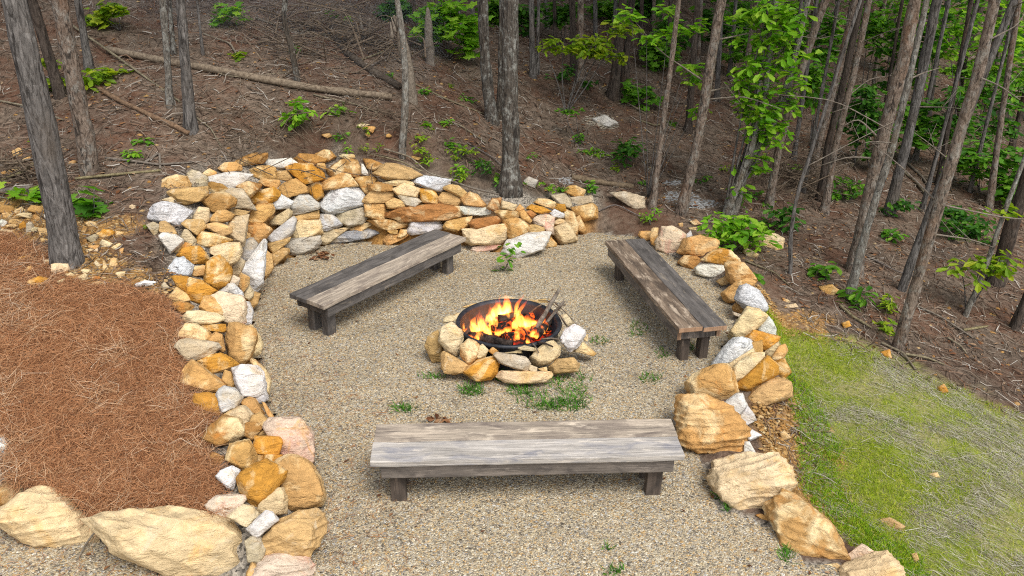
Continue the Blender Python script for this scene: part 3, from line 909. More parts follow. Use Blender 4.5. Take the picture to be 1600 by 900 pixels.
# ------------------------------------------------------------------ weathered wood
def wood_mat(name, light, dark, accent, axis='x', dlo=0.42, alo=0.56, streak=0.7):
    m, nt, b = mat(name, 0.82, 0.25); n = N(nt); o = n.obj()
    oi = n.n('ShaderNodeObjectInfo'); off = n.n('ShaderNodeVectorMath', operation='SCALE'); off.inputs[0].default_value = (31, 17, 23)
    n.l(oi.outputs['Random'], off.inputs['Scale']); o = n.add(o, off.outputs[0])
    st = (1.0, 14.0, 14.0) if axis == 'x' else (14.0, 14.0, 1.0)
    q = n.scale(o, st)
    f = n.noise(q, 2.2, 8, 0.65, 0.6); g = n.noise(n.scale(o, (2.0, 5.0, 5.0) if axis == 'x' else (5, 5, 2)), 1.6, 6, 0.62, 0.8)
    s = n.noise(n.scale(o, (1.2, 60, 60) if axis == 'x' else (60, 60, 1.2)), 1.5, 5, 0.7)
    col = n.mix(n.ramp(f, [(0.35, 0.0), (0.65, 1.0)]), light, tuple(0.5 * c for c in light))
    col = n.mix(n.ramp(g, [(dlo, 0.0), (dlo + 0.22, 0.9)]), col, dark)
    col = n.mix(n.ramp(n.noise(n.scale(o, (1.5, 7, 7) if axis == 'x' else (7, 7, 1.5)), 2.3, 7, 0.7, 0.5), [(alo, 0.0), (alo + 0.12, 0.85)]), col, accent)
    col = n.mix(n.ramp(s, [(0.56, 0.0), (0.66, streak)]), col, (0.035, 0.03, 0.027))
    n.l(col, b.inputs['Base Color'])
    bb = n.bump(f, 0.5, 0.012); bb = n.bump(s, 0.6, 0.006, bb); n.l(bb, b.inputs['Normal'])
    return m
KB = 0.82
WD = {}
for ax_ in 'xz':
    WD['silver' + ax_] = wood_mat('silver_grey_wood_' + ax_, srgb(206, 198, 188, KB), srgb(132, 132, 140, KB), srgb(226, 214, 198, KB), ax_, .5)
    WD['tan' + ax_] = wood_mat('tan_grey_wood_' + ax_, srgb(198, 182, 162, KB), srgb(116, 104, 96, KB), srgb(222, 206, 184, KB), ax_, 0.46)
    WD['dark' + ax_] = wood_mat('dark_grey_wood_' + ax_, srgb(118, 112, 107, KB), srgb(70, 66, 63, KB), srgb(150, 138, 122, KB), ax_, 0.45, 0.58)
    WD['brown' + ax_] = wood_mat('brown_wood_' + ax_, srgb(150, 130, 110, KB), srgb(78, 66, 56, KB), srgb(192, 174, 152, KB), ax_, 0.42, 0.52)
for ax_ in 'xz':
    WD['ash' + ax_] = wood_mat('ash_grey_wood_' + ax_, srgb(136, 126, 116, KB), srgb(78, 72, 68, KB), srgb(160, 148, 136, KB), ax_, 0.45)
    WD['umber' + ax_] = wood_mat('umber_wood_' + ax_, srgb(104, 92, 82, KB), srgb(60, 54, 49, KB), srgb(130, 114, 100, KB), ax_, 0.45)
WD['cut'] = wood_mat('fresh_cut_end_grain', srgb(190, 152, 120, KB), srgb(150, 116, 90, KB), srgb(200, 168, 138, KB), 'z', 0.5, 0.6, 0.25)
def board(name, size, ctr, m, parent, ends=None, seed=0, cuts=24, axis=0, wear=0.004):
    """a worn board: rounded box with uneven arrises"""
    bm = bmesh.new(); bmesh.ops.create_cube(bm, size=1.0)
    bmesh.ops.scale(bm, vec=size, verts=bm.verts)
    bmesh.ops.bevel(bm, geom=list(bm.edges), offset=min(size) * 0.11, segments=2, affect='EDGES', profile=0.6)
    ed = [e for e in bm.edges if abs((e.verts[0].co - e.verts[1].co)[axis]) > size[axis] * 0.5]
    bmesh.ops.subdivide_edges(bm, edges=ed, cuts=cuts, use_grid_fill=False)
    P = np.array([v.co[:] for v in bm.verts])
    dn = np.stack([fbm(P * 5 + seed + 11 * k, seed + k, 3) for k in range(3)], 1) * wear
    for v, d in zip(bm.verts, dn):
        v.co += Vector(d); v.co += Vector(ctr)
    me = bpy.data.meshes.new(name); bm.to_mesh(me); bm.free(); me.materials.append(m)
    if ends:
        me.materials.append(ends)
        for p in me.polygons:
            if abs(p.normal[axis]) > 0.8: p.material_index = 1
    return link(name, me, parent)
BZ = 0.45
def bench(x, y, yaw, L, label, top1, top2, apron, leg, cut_pos=None):
    Wd, t, ah = 0.51, 0.05, 0.115
    r = empty('bench', (x, y, 0)); r.rotation_euler = (0, 0, yaw); tag(r, label, 'bench', 'benches around the fire pit')
    s0 = int(x * 100) % 97
    pl = [('seat_plank', -1, top1), ('seat_plank', 1, top2)]
    for nm, sg, m in pl:
        board(nm, (L + 0.012 * (sg > 0), Wd / 2 - 0.006, t), (0.003 * sg, sg * (Wd / 4), BZ - t / 2 - 0.004 * (sg > 0)), m + '_' if False else WD[m + 'x'], r, WD['cut'] if cut_pos else None, s0 + sg)
    for sg in (-1, 1):
        board('apron', (L - 0.14, 0.045, ah), (0, sg * (Wd / 2 - 0.045), BZ - t - ah / 2 - 0.003), WD[apron + 'x'], r, WD['cut'] if cut_pos else None, s0 + 5 + sg)
    for sg in (-1, 1):
        board('end_rail', (0.045, Wd - 0.145, ah - 0.006), (sg * (L / 2 - 0.105), 0, BZ - t - ah / 2 - 0.004), WD[apron + 'z'], r, None, s0 + 9 + sg, 6, 1)
    for sx in (-1, 1):
        for sy in (-1, 1):
            board('leg', (0.12, 0.09, BZ - t - 0.02), (sx * (L / 2 - 0.185), sy * (Wd / 2 - 0.15), (BZ - t - 0.02) / 2 - 0.01), WD[leg + 'z'], r, None, s0 + 13 + sx + 3 * sy, 10, 2, 0.003)
    return r
bench(0.137, 5.437, 0.064, 2.36, 'front weathered bench with silver-grey front plank, nearest the camera, backless', 'silver', 'tan', 'ash', 'umber')
bench(-1.456, 8.839, 0.971, 2.38, 'backless bench with dark back plank, in front of the stacked back wall', 'tan', 'dark', 'dark', 'dark')
bench(1.636, 8.549, -1.355, 2.38, 'brown backless bench with pinkish fresh-cut ends, along the right wall', 'dark', 'brown', 'brown', 'brown', True) if False else \
bench(1.636, 8.549, -1.355, 2.38, 'brown backless bench with pinkish fresh-cut ends, along the right wall', 'brown', 'dark', 'ash', 'umber', True)

# ------------------------------------------------------------------ fire bowl, logs, flames
def lathe(prof, seg=64):
    V, F = [], []
    for r, z in prof:
        for k in range(seg):
            a = 2 * math.pi * k / seg; V.append((r * math.cos(a), r * math.sin(a), z))
    for i in range(len(prof) - 1):
        for k in range(seg):
            F.append((i * seg + k, i * seg + (k + 1) % seg, (i + 1) * seg + (k + 1) % seg, (i + 1) * seg + k))
    return np.array(V), F
m_st, nt, b = mat('sooty_steel', 0.5, 0.4); n = N(nt); o_ = n.obj()
n.l(n.mix(n.ramp(n.noise(o_, 7, 6, 0.7), [(0.35, 0.0), (0.7, 1.0)]), (0.005, 0.006, 0.009), (0.03, 0.033, 0.042)), b.inputs['Base Color'])
n.l(n.bump(n.noise(o_, 30, 5, 0.7), 0.3, 0.01), b.inputs['Normal'])
pit = empty('fire_bowl', (PITC[0], PITC[1], 0)); tag(pit, 'round black steel fire bowl ringed by stones in the gravel court', 'fire bowl')
v, f = lathe([(.47, .0), (.505, .1), (.515, .27), (.53, .285), (.537, .30), (.53, .315), (.515, .318), (.50, .31), (.492, .29), (.48, .1), (.3, .06), (.02, .05)])
link('bowl', new_mesh('bowl', v, f, m_st, True), pit)
v, f = lathe([(.50, .302), (.515, .325), (.535, .322), (.545, .302), (.535, .290)])
link('rim', new_mesh('rim', v, f, m_st, True), pit)
# char and embers
m_ch, nt, b = mat('charred_wood', 0.95, 0.1); n = N(nt); o_ = n.obj()
q = n.noise(o_, 26, 5, 0.7, 0.5)
n.l(n.mix(n.ramp(q, [(0.4, 0.0), (0.7, 1.0)]), (0.006, 0.005, 0.005), (0.05, 0.04, 0.036)), b.inputs['Base Color'])
em = n.ramp(n.noise(o_, 9, 5, 0.65, 0.8), [(0.5, 0.0), (0.66, 1.0)])
n.l(n.ramp(n.noise(o_, 16, 4, 0.6), [(0.3, (0.7, 0.03, 0.004)), (0.6, (1.0, 0.13, 0.01)), (0.75, (1.0, 0.4, 0.06))]), b.inputs['Emission Color'])
n.l(n.math('MULTIPLY', em, 1.7), b.inputs['Emission Strength'])
n.l(n.bump(q, 0.9, 0.03), b.inputs['Normal'])
m_em, nt, b = mat('glowing_embers', 0.95, 0.1); n = N(nt); o_ = n.obj()
b.inputs['Base Color'].default_value = (0.02, 0.015, 0.013, 1)
em = n.ramp(n.noise(o_, 7, 5, 0.65, 0.5), [(0.5, 0.0), (0.72, 1.0)])
n.l(n.ramp(n.noise(o_, 20, 4, 0.6), [(0.35, (0.5, 0.010, 0.002)), (0.66, (0.8, 0.045, 0.005)), (0.8, (1.0, 0.25, 0.03))]), b.inputs['Emission Color'])
n.l(n.math('MULTIPLY', em, 0.9), b.inputs['Emission Strength'])
n.l(n.bump(n.noise(o_, 22, 5, 0.7), 1.0, 0.03), b.inputs['Normal'])
# ember bed: coarse lumps
V_, F_ = [], []; o0 = 0
D3, F3 = icodirs(2)
for k in range(150):
    r_ = 0.44 * math.sqrt(rnd.random()); a = rnd.uniform(0, 6.28); s = rnd.uniform(.025, .06)
    vv = D3 * np.array([s * rnd.uniform(.8, 1.5), s, s * .7]); vv = vv * (1 + .35 * vnoise(D3 * 1.7 + k, k))[:, None]
    vv = vv + np.array([r_ * math.cos(a), r_ * math.sin(a), .075 + .05 * (1 - r_ / .44) + rnd.uniform(0, .02)])
    V_.append(vv); F_.append(F3 + o0); o0 += len(vv)
o = link('ember_bed', new_mesh('ember_bed', np.concatenate(V_), np.concatenate(F_), m_em), None, (PITC[0], PITC[1], 0))
tag(o, 'bed of red glowing embers and char filling the bowl', 'embers', kind='stuff')
m_log, nt, b = mat('burnt_bark', 0.95, 0.1); n = N(nt); o_ = n.obj()
n.l(n.mix(n.ramp(n.noise(o_, 14, 6, 0.7), [(0.4, 0.0), (0.66, 1.0)]), (0.012, 0.010, 0.009), (0.075, 0.055, 0.045)), b.inputs['Base Color'])
n.l(n.bump(n.noise(o_, 24, 5, 0.7), 0.8, 0.03), b.inputs['Normal'])
m_gw, nt, b = mat('grey_deadwood', 0.9, 0.15); n = N(nt); o_ = n.obj()
oi = n.n('ShaderNodeObjectInfo')
c_ = n.mix(n.ramp(n.noise(n.scale(o_, (6, 6, 6)), 4, 6, 0.7), [(0.35, 0.0), (0.68, 1.0)]), srgb(112, 100, 88, .6), srgb(176, 164, 148, .6))
c_ = n.mix(1.0, c_, oi.outputs['Color'], 'MULTIPLY')
n.l(c_, b.inputs['Base Color']); n.l(n.bump(n.noise(o_, 40, 5, 0.7), 0.6, 0.01), b.inputs['Normal'])
def pz(px, py, z): return at_z(px, py, z)
def rod(name, pts, r0, r1, m, sides=8, n_=12, jit=.25, seed=1, parent=None, jsc=9):
    P = spline(pts, n_); c0 = P[0].copy()
    v, f = tube(P - c0, np.linspace(r0, r1, n_), sides, True, jit, seed, jsc)
    return link(name, new_mesh(name, v, f, m, True), parent, Vector(c0))
FL = [((770,516), (832,496), .17, .062, .070, m_ch, 'thick charred log lying across the fire, lit along its top'),
      ((790,532), (856,512), .14, .068, .055, m_ch, 'red glowing log at the front of the fire bowl'),
      ((735,525), (800,538), .15, .055, .05, m_log, 'black charred log low at the front left of the bowl'),
      ((780,500), (815,492), .20, .05, .04, m_log, 'short dark log end showing between the tall flames')]
for (a, b_, z, r0, r1, m, lab) in FL:
    tag(rod('burning_log', [pz(*a, z), pz(*b_, z + .02)], r0, r1, m, 12, 16, .3, int(a[0])), lab, 'log', 'logs in the fire bowl')
tag(rod('kindling_stick', [pz(835,518,.16), at_y(874,452, pz(835,518,.16)[1] + .15)], .028, .018, m_gw, 8, 10, .3, 5), 'thick grey stick leaning out over the right rim of the fire bowl', 'stick', 'sticks at the fire')
tag(rod('kindling_stick', [pz(846,514,.17), at_y(882,470, pz(846,514,.17)[1] + .12)], .024, .018, m_gw, 8, 10, .3, 6), 'second grey split stick leaning out beside the thick one at the right rim', 'stick', 'sticks at the fire')
tag(rod('burning_log', [pz(838,526,.18), pz(866,492,.24)], .04, .045, m_log, 10, 12, .3, 8), 'dark charred log propped against the right wall of the bowl', 'log', 'logs in the fire bowl')
for k, (a, b_, z0, z1, r, lab) in enumerate([
    ((842,470), (872,474), .40, .42, .005, 'thin dark twig lying across the back right rim of the bowl'),
    ((870,488), (888,512), .38, .32, .008, 'grey stick slanting down outside the right rim'),
    ((868,474), (902,508), .40, .30, .006, 'thin twig bent over the right rim above the white stone'),
    ((855,470), (880,490), .42, .34, .005, 'short twig crossing the thick leaning stick at the rim'),
    ((845,530), (878,531), .33, .32, .009, 'grey stick lying along the front right rim of the bowl'),
    ((840,535), (864,542), .33, .36, .011, 'brown burnt stick resting on the yellow round stone'),
    ((832,537), (842,551), .33, .30, .009, 'grey stick hanging over the rim beside the yellow stone'),
    ((824,538), (829,570), .33, .12, .005, 'thin dark twig hanging down the front of the stone ring'),
    ((866,486), (884,476), .38, .42, .010, 'pale split stick end poking right past the rim'),
    ((826,492), (846,476), .22, .36, .014, 'ashy grey stick leaning on the far inside wall of the bowl')]):
    o = rod('kindling_stick', [pz(*a, z0), (pz(*a, z0) + pz(*b_, z1)) / 2 + np.array([0, 0, .015]), pz(*b_, z1)], r, r * .7, m_gw if k not in (0, 5, 7) else m_log, 6, 9, .2, k)
    o.color = (.7, .65, .6, 1); tag(o, lab, 'stick', 'sticks at the fire')
# flames: closed tongues of glowing gas
mf = bpy.data.materials.new('flame_gas'); mf.use_nodes = True; nt = mf.node_tree; nt.nodes.clear(); n = N(nt)
out = n.n('ShaderNodeOutputMaterial'); ev = n.n('ShaderNodeEmission'); tc = n.n('ShaderNodeTexCoord')
sx = n.n('ShaderNodeSeparateXYZ'); n.l(tc.outputs['Generated'], sx.inputs[0])
nz = n.noise(n.scale(tc.outputs['Object'], (1, 1, .35)), 34, 4, 0.62, 0.9)
hgt = n.math('ADD', sx.outputs['Z'], n.math('MULTIPLY', n.math('SUBTRACT', nz, .5), .5))
n.l(n.ramp(hgt, [(0.0, (1.0, .36, .05)), (0.35, (1.0, .35, .05)), (0.6, (1.0, .19, .018)), (0.85, (.9, .08, .008)), (1.0, (.8, .05, .005))]), ev.inputs['Color'])
st = n.ramp(hgt, [(0.0, 0.5), (0.12, 1.0), (0.5, .75), (0.8, .25), (1.0, 0.06)])
n.l(n.math('MULTIPLY', n.math('MULTIPLY', st, n.ramp(nz, [(0.40, .03), (0.62, 1.0)])), 54.0), ev.inputs['Strength'])
n.l(ev.outputs[0], out.inputs['Volume'])
fire = empty('campfire', (PITC[0], PITC[1], .15)); tag(fire, 'orange and yellow open flames rising from the black fire bowl', 'fire')
FLM = [((790,500),(791,457),15),((797,502),(789,462),10),((776,494),(774,467),12),((768,500),(768,474),10),((805,505),(815,456),10),
       ((812,508),(811,476),12),((822,508),(823,490),12),((742,520),(743,486),10),((748,518),(745,482),6),((752,517),(750,484),9),
       ((757,492),(756,474),5),((723,514),(723,500),6),((760,518),(758,496),9),((735,530),(732,522),8),((850,510),(852,494),7),
       ((833,508),(834,497),12),((842,507),(846,496),9),((790,518),(802,508),12),((775,522),(783,513),9),((765,510),(778,484),9),
       ((783,497),(781,470),12),((800,500),(801,478),10),((770,504),(762,478),5),((808,530),(812,518),8),((824,536),(823,526),5),
       ((745,520),(758,508),12),((785,494),(777,462),5),((793,490),(796,462),6),((855,512),(858,500),4),((780,488),(783,459),4)]
FLM += [((818,512),(816,488),14),((828,514),(832,494),14),((840,514),(838,498),12),((850,516),(853,500),9),((760,524),(764,506),12),((812,522),(806,506),12),((832,526),(836,512),12),((748,528),(752,514),10)]
_r = random.Random(3)
FLM += [((x + _r.uniform(-9, 9), y + _r.uniform(-3, 7)), (x2 + _r.uniform(-12, 12), y2 + _r.uniform(0, 12)), w * _r.uniform(.5, .95)) for (x, y), (x2, y2), w in FLM[:28] + FLM[-8:]]
for k, (bp, tp, w) in enumerate(FLM):
    B = pz(*bp, .17); T = at_y(*tp, B[1] + .01)
    R_ = w * .62 * 8.5 / FPX; n_ = 14; t = np.linspace(0, 1, n_)
    P = B[None] + (T - B)[None] * t[:, None]; L = np.linalg.norm(T - B)
    ph = rnd.uniform(0, 6.28); P[:, 0] += .11 * L * np.sin(ph + t * rnd.uniform(3.5, 6)) * t; P[:, 1] += .10 * L * np.sin(ph * 2 + t * 5) * t
    rad = R_ * (np.sin(np.clip(t * .93 + .07, 0, 1) ** .62 * math.pi) ** .8 * (1 - .35 * t) + .02)
    v, f = tube(P, rad, 10, True, .45, k, 22)
    link('flame', new_mesh('flame', v - np.array(fire.location), f, mf, True), fire)

# ------------------------------------------------------------------ bark, trees
def bark_mat(name, c0, c1, patch, lichen=0.0, plo=0.52, zs=.24):
    m, nt, b = mat(name, 0.95, 0.1); n = N(nt); o = n.obj()
    oi = n.n('ShaderNodeObjectInfo'); off = n.n('ShaderNodeVectorMath', operation='SCALE'); off.inputs[0].default_value = (13, 29, 37)
    n.l(oi.outputs['Random'], off.inputs['Scale']); o = n.add(o, off.outputs[0])
    q = n.scale(o, (1, 1, zs))
    f = n.noise(q, 26, 7, 0.7, 0.8)
    vor = n.n('ShaderNodeTexVoronoi'); vor.feature = 'DISTANCE_TO_EDGE'; vor.inputs['Scale'].default_value = 16
    wv = n.mix(0.12, q, n.n('ShaderNodeTexNoise').outputs['Color']); n.l(n.scale(o, (1.15, 1.15, .26)), vor.inputs['Vector'])
    e = n.ramp(vor.outputs['Distance'], [(0.0, 0.0), (0.16, 1.0)])
    col = n.mix(n.ramp(f, [(0.32, 0.0), (0.66, 1.0)]), c0, c1)
    col = n.mix(n.ramp(n.noise(n.scale(o, (1, 1, .5)), 2.6, 5, 0.65), [(plo, 0.0), (plo + .16, 0.8)]), col, patch)
    if lichen: col = n.mix(n.ramp(n.noise(n.scale(o, (1, 1, .7)), 12, 7, 0.75), [(0.5, 0.0), (0.62, lichen)]), col, srgb(196, 196, 186, .6))
    n.l(col, b.inputs['Base Color'])
    crk = n.ramp(n.noise(n.scale(o, (1, 1, zs * .75)), 19, 5, 0.6, 1.2), [(0.36, 1.0), (0.46, 0.0)])
    col = n.mix(n.math('MULTIPLY', crk, 0.8), col, (0.022, 0.019, 0.017)); n.l(col, b.inputs['Base Color'])
    bb = n.bump(crk, -0.8, 0.03); bb = n.bump(e, 0.5, 0.02, bb); bb = n.bump(f, 0.8, 0.025, bb); n.l(bb, b.inputs['Normal'])
    return m
KT = .68
BARK = {'grey': bark_mat('grey_furrowed_bark', srgb(70, 66, 62, KT), srgb(150, 144, 138, KT), srgb(112, 102, 92, KT)),
        'redbrown': bark_mat('red_brown_pine_bark', srgb(86, 70, 58, KT), srgb(166, 148, 132, KT), srgb(138, 102, 76, KT), .45, .55, .5),
        'pale': bark_mat('pale_lichened_bark', srgb(98, 92, 84, KT), srgb(166, 158, 146, KT), srgb(120, 104, 84, KT), .8, .52, .5),
        'lichen': bark_mat('dark_bark_with_lichen', srgb(64, 58, 52, KT), srgb(120, 112, 102, KT), srgb(92, 80, 66, KT), .7),
        'dark': bark_mat('dark_bark', srgb(58, 50, 44, KT), srgb(112, 100, 90, KT), srgb(96, 76, 62, KT))}
def leafmat(name, a, b_, c_, k=.78, tr=.5):
    return island_mat(name, [(0.0, srgb(*a, k)), (0.5, srgb(*b_, k)), (1.0, srgb(*c_, k))], 0.6, tr, 0.3)
LEAF = {'bright': leafmat('bright_leaves', (98, 158, 26), (136, 194, 40), (178, 214, 68)),
        'lime': leafmat('lime_leaves', (110, 150, 24), (150, 184, 40), (186, 196, 50)),
        'mid': leafmat('mid_green_leaves', (64, 118, 28), (104, 164, 40), (148, 196, 60)),
        'deep': leafmat('deep_green_leaves', (44, 92, 28), (76, 132, 38), (112, 164, 52)),
        'needle': leafmat('pine_crown', (30, 56, 24), (44, 76, 34), (66, 92, 42), .5, .2)}
def leaves(pos, size, up=0.6, droop=0.25, seed=0, lobed=False):
    r = np.random.RandomState(seed); n = len(pos)
    a = r.uniform(0, 2 * math.pi, n); d = np.stack([np.cos(a), np.sin(a), r.uniform(-droop - .3, .25, n)], 1); d /= np.linalg.norm(d, axis=1)[:, None]
    nr = np.stack([r.uniform(-1, 1, n), r.uniform(-1, 1, n), np.full(n, up * 2.2)], 1); nr -= d * (nr * d).sum(1)[:, None]; nr /= np.linalg.norm(nr, axis=1)[:, None]
    s = np.cross(d, nr); L = size * r.uniform(.65, 1.2, n); fold = .16
    if lobed:      # star shaped lobed leaf, fan of triangles
        pts = [(0, 0), (.25, .22), (.12, .48), (.42, .5), (.5, .36), (.62, .5), (.68, .2), (1, 0), (.68, -.2), (.62, -.5), (.5, -.36), (.42, -.5), (.12, -.48), (.25, -.22)]
        k = len(pts); V = np.zeros((n, k + 1, 3)); V[:, 0] = pos + d * (L * .42)[:, None]
        for i, (u, w) in enumerate(pts): V[:, i + 1] = pos + d * (L * u)[:, None] + s * (L * w)[:, None] - nr * (L * fold * abs(w))[:, None]
        b = (np.arange(n) * (k + 1))[:, None]
        F = np.concatenate([b + np.array([[0, i + 1, (i + 1) % k + 1]]) for i in range(k)])
        return V.reshape(-1, 3), F
    pts = [(0, 0), (.38, .17), (.76, .22), (1, 0), (.76, -.22), (.38, -.17)]
    V = np.zeros((n, 6, 3))
    for i, (u, w) in enumerate(pts): V[:, i] = pos + d * (L * u)[:, None] + s * (L * w)[:, None] + nr * (L * (fold * abs(w) * 2 - .12 * u * u))[:, None]
    b = (np.arange(n) * 6)[:, None]
    F = np.concatenate([b + np.array([[0, 1, 2, 3]]), b + np.array([[0, 3, 4, 5]])])
    return V.reshape(-1, 3), F
# three crowns shared by all the pines and oaks, unseen, put in for shade
CROWN = []
for k in range(3):
    r = np.random.RandomState(50 + k); P = []
    for c in range(26):
        a = r.uniform(0, 6.28); rr = 1.5 * math.sqrt(r.rand()); z = r.uniform(-1.7, 2.2); rr *= 1 - .3 * max(z, 0)
        P.append(np.array([rr * math.cos(a), rr * math.sin(a), z]) + r.normal(0, .28, (22, 3)) * [1, 1, .6])
    P = np.concatenate(P)
    v, f = leaves(P, np.full(len(P), .30), .6, .3, 60 + k)
    CROWN.append(new_mesh('crown', v, f, LEAF['needle']))
TREES = []
def tree(label, base, pts, w0, w1, bark, top=11.0, crown=True, twigs=0, name='pine_tree', seed=None, group=None, sides=14, flare=.45, y_off=0.0, cat='tree', crown_r=1.0, leafy=None):
    w0 *= .8; w1 *= .8
    B, t = cast(*base); yb = B[1]
    seed = int(base[0] * 3 + base[1]) if seed is None else seed
    P = [B - np.array([0, 0, .15]), B]
    dep = lambda p: p[1] * cp - (p[2] - CAMH) * sp_
    for k, (x, y) in enumerate(pts): P.append(at_y(x, y, yb + y_off * (k + 1) / len(pts)))
    R = [w0 * .5 * dep(B) / FPX] * 2
    for k in range(len(pts)): R.append((w0 + (w1 - w0) * (k + 1) / len(pts)) * .5 * dep(P[k + 2]) / FPX)
    if P[-1][2] < top and crown:
        d = P[-1] - P[-2]; d /= np.linalg.norm(d); p = P[-1].copy(); r0 = R[-1]
        st = 1.2
        while p[2] < top:
            d = d * .9 + np.array([0, 0, .12]); d /= np.linalg.norm(d); p = p + d * st; P.append(p.copy()); R.append(max(.02, r0 * (1 - .75 * (p[2] - 3) / (top - 2))))
    P = np.array(P); R = np.array(R)
    d = np.r_[0, np.cumsum(np.linalg.norm(np.diff(P, axis=0), axis=1))]
    n_ = int(max(18, d[-1] / .11)); tt = np.linspace(0, d[-1], n_)
    Q = np.stack([np.interp(tt, d, P[:, k]) for k in range(3)], 1)
    for _ in range(3): Q[1:-1] = (Q[:-2] + 2 * Q[1:-1] + Q[2:]) / 4
    Rq = np.interp(tt, d, R) * (1 + flare * 1.25 * np.exp(-np.maximum(tt - .15, 0) / .2))
    v, f = tube(Q - B, Rq, sides, True, .16, seed, 3.2 / max(R[0] * 4, .2))
    root = empty(name, Vector(B)); tag(root, label, cat, group)
    link('trunk', new_mesh('trunk', v, f, BARK[bark], True), root)
    if crown:
        for q in range(1 + (B[1] > 14)):
            c = bpy.data.objects.new('crown', CROWN[(seed + q) % 3]); C.objects.link(c); c.parent = root
            e = Q[-1] - B; c.location = Vector(e) + Vector((rnd.uniform(-.5, .5), rnd.uniform(-.5, .5), .6 - 1.9 * q)); s = crown_r * rnd.uniform(.85, 1.2); c.scale = (s, s, s * .9); c.rotation_euler = (0, 0, rnd.uniform(0, 6.28))
    r = random.Random(seed)
    for k in range(int(twigs * 1.7 + .5)):
        i = int(n_ * r.uniform(.15, .6)); p0 = Q[i]
        if p0[2] > 5: i = int(n_ * r.uniform(.1, .35)); p0 = Q[i]
        a = r.uniform(0, 6.28); L = r.uniform(.5, 1.5); up = r.uniform(-.15, .55)
        dr = np.array([math.cos(a), math.sin(a) * .6, up]); dr /= np.linalg.norm(dr)
        p1 = p0 + dr * L * .55 + np.array([0, 0, r.uniform(-.08, .12)]); p2 = p0 + dr * L + np.array([r.uniform(-.2, .2), 0, r.uniform(-.2, .15)])
        parts = [tube(spline([p0, p1, p2], 9) - B, np.linspace(max(.008, Rq[i] * .2), .004, 9), 5, True)]
        for j in range(r.randint(0, 3)):
            u = p0 + (p2 - p0) * r.uniform(.4, .9); w = u + np.array([r.uniform(-.3, .3), r.uniform(-.2, .2), r.uniform(-.1, .3)])
            parts.append(tube(spline([u, w], 4) - B, np.linspace(.005, .002, 4), 4, True))
        vv, ff = join(parts)
        link('branch', new_mesh('branch', vv, ff, m_gw, True), root)
    TREES.append(dict(o=root, c=base, B=B)); return root, Q, B
# nearer trunks, one by one
tree('thick grey furrowed trunk leaning left beside the pine straw bed', (106,412), [(72,225),(22,0)], 56, 47, 'grey', flare=.12)
tree('brown pine trunk just right of the thick leaning grey trunk', (140,270), [(134,225),(94,0)], 36, 31, 'redbrown', flare=.12)
tree('dark trunk half hidden behind the thick leaning grey trunk', (95,150), [(50,0)], 20, 18, 'dark')
tree('slim grey trunk right of the brown pine at upper left', (140,110), [(122,0)], 14, 14, 'grey')
tree('slim pale trunk with white lichen, left of the bark-stripped trunk', (266,166), [(262,100),(254,0)], 12, 13, 'pale')
tree('slim dark trunk hidden behind the pale lichened slim trunk', (272,86), [(264,0)], 9, 9, 'lichen')
tree('grey trunk with an orange strip of missing bark above the fallen log', (298,203), [(290,100),(282,0)], 21, 19, 'grey')
tree('thin bare sapling standing above the fallen log at upper left', (317,86), [(308,0)], 5, 4, 'grey', crown=True, crown_r=.5, top=8, name='bare_sapling')
tree('crooked grey lichened sapling bent like a dog leg above the log', (466,130), [(459,95),(455,65),(440,35),(446,0)], 11, 10, 'lichen', top=8, crown_r=.6, name='crooked_sapling', flare=.1)
tree('pale lichen-spotted slender tree growing against the dead snag', (628,236), [(633,175),(634,130),(630,60),(620,0)], 14, 11, 'pale', top=9, crown_r=.7, flare=.1)
tree('left trunk of the pair behind the back wall, white lichen on its side', (768,190), [(758,100),(754,0)], 24, 19, 'lichen', flare=.2)
tree('narrow trunk squeezed between the two lichened trunks behind the wall', (782,185), [(783,90),(785,0)], 13, 12, 'lichen')
tree('stout dark trunk standing right behind the back wall', (796,292), [(797,225),(797,100),(797,0)], 31, 35, 'lichen', flare=.55)
tree('slim forked grey trunk right of the stout dark trunk', (833,121), [(830,0)], 11, 10, 'grey')
tree('thinner grey stem beside the slim forked trunk', (839,116), [(842,0)], 7, 6, 'grey', crown_r=.6)
tree('straight brown trunk behind the layered leaf spray', (906,134), [(908,0)], 14, 12, 'redbrown', twigs=1)
tree('dark trunk beside the straight brown one in the deep shade', (896,118), [(894,0)], 12, 12, 'dark')
tree('dark grey trunk, left of the twin pair above the pale sawdust patch', (958,152), [(966,70),(974,0)], 20, 17, 'dark', twigs=1)
tree('dark trunk, right of the twin pair in the middle distance', (975,140), [(980,70),(987,0)], 15, 14, 'dark', twigs=1)
tree('thin reddish straight trunk behind the gravel gap', (1019,325), [(1032,225),(1050,90),(1061,0)], 13, 9, 'redbrown', twigs=1)
tree('medium pine trunk leaning right behind the gravel gap', (1064,333), [(1090,225),(1110,100),(1128,0)], 20, 19, 'redbrown', twigs=3)
tree('dark short-looking trunk just left of the medium leaning pine', (1075,206), [(1082,110),(1090,0)], 13, 11, 'dark')
tree('reddish trunk half hidden by the leafy oak sapling', (1160,180), [(1168,90),(1182,0)], 12, 9, 'redbrown', twigs=1)
tree('trunk with peeling side, right of the leafy oak sapling', (1201,322), [(1218,225),(1258,90),(1290,0)], 14, 15, 'redbrown', twigs=2)
tree('spindly curved dark sapling right of the loose cream rock', (1236,428), [(1234,370),(1246,300),(1272,225),(1318,80),(1345,0)], 8, 6, 'grey', top=8, crown_r=.6, name='thin_sapling', twigs=1, flare=.05)
tree('left stem of the three slim pines in a row', (1268,270), [(1279,225),(1310,110),(1336,0)], 13, 12, 'redbrown', twigs=2)
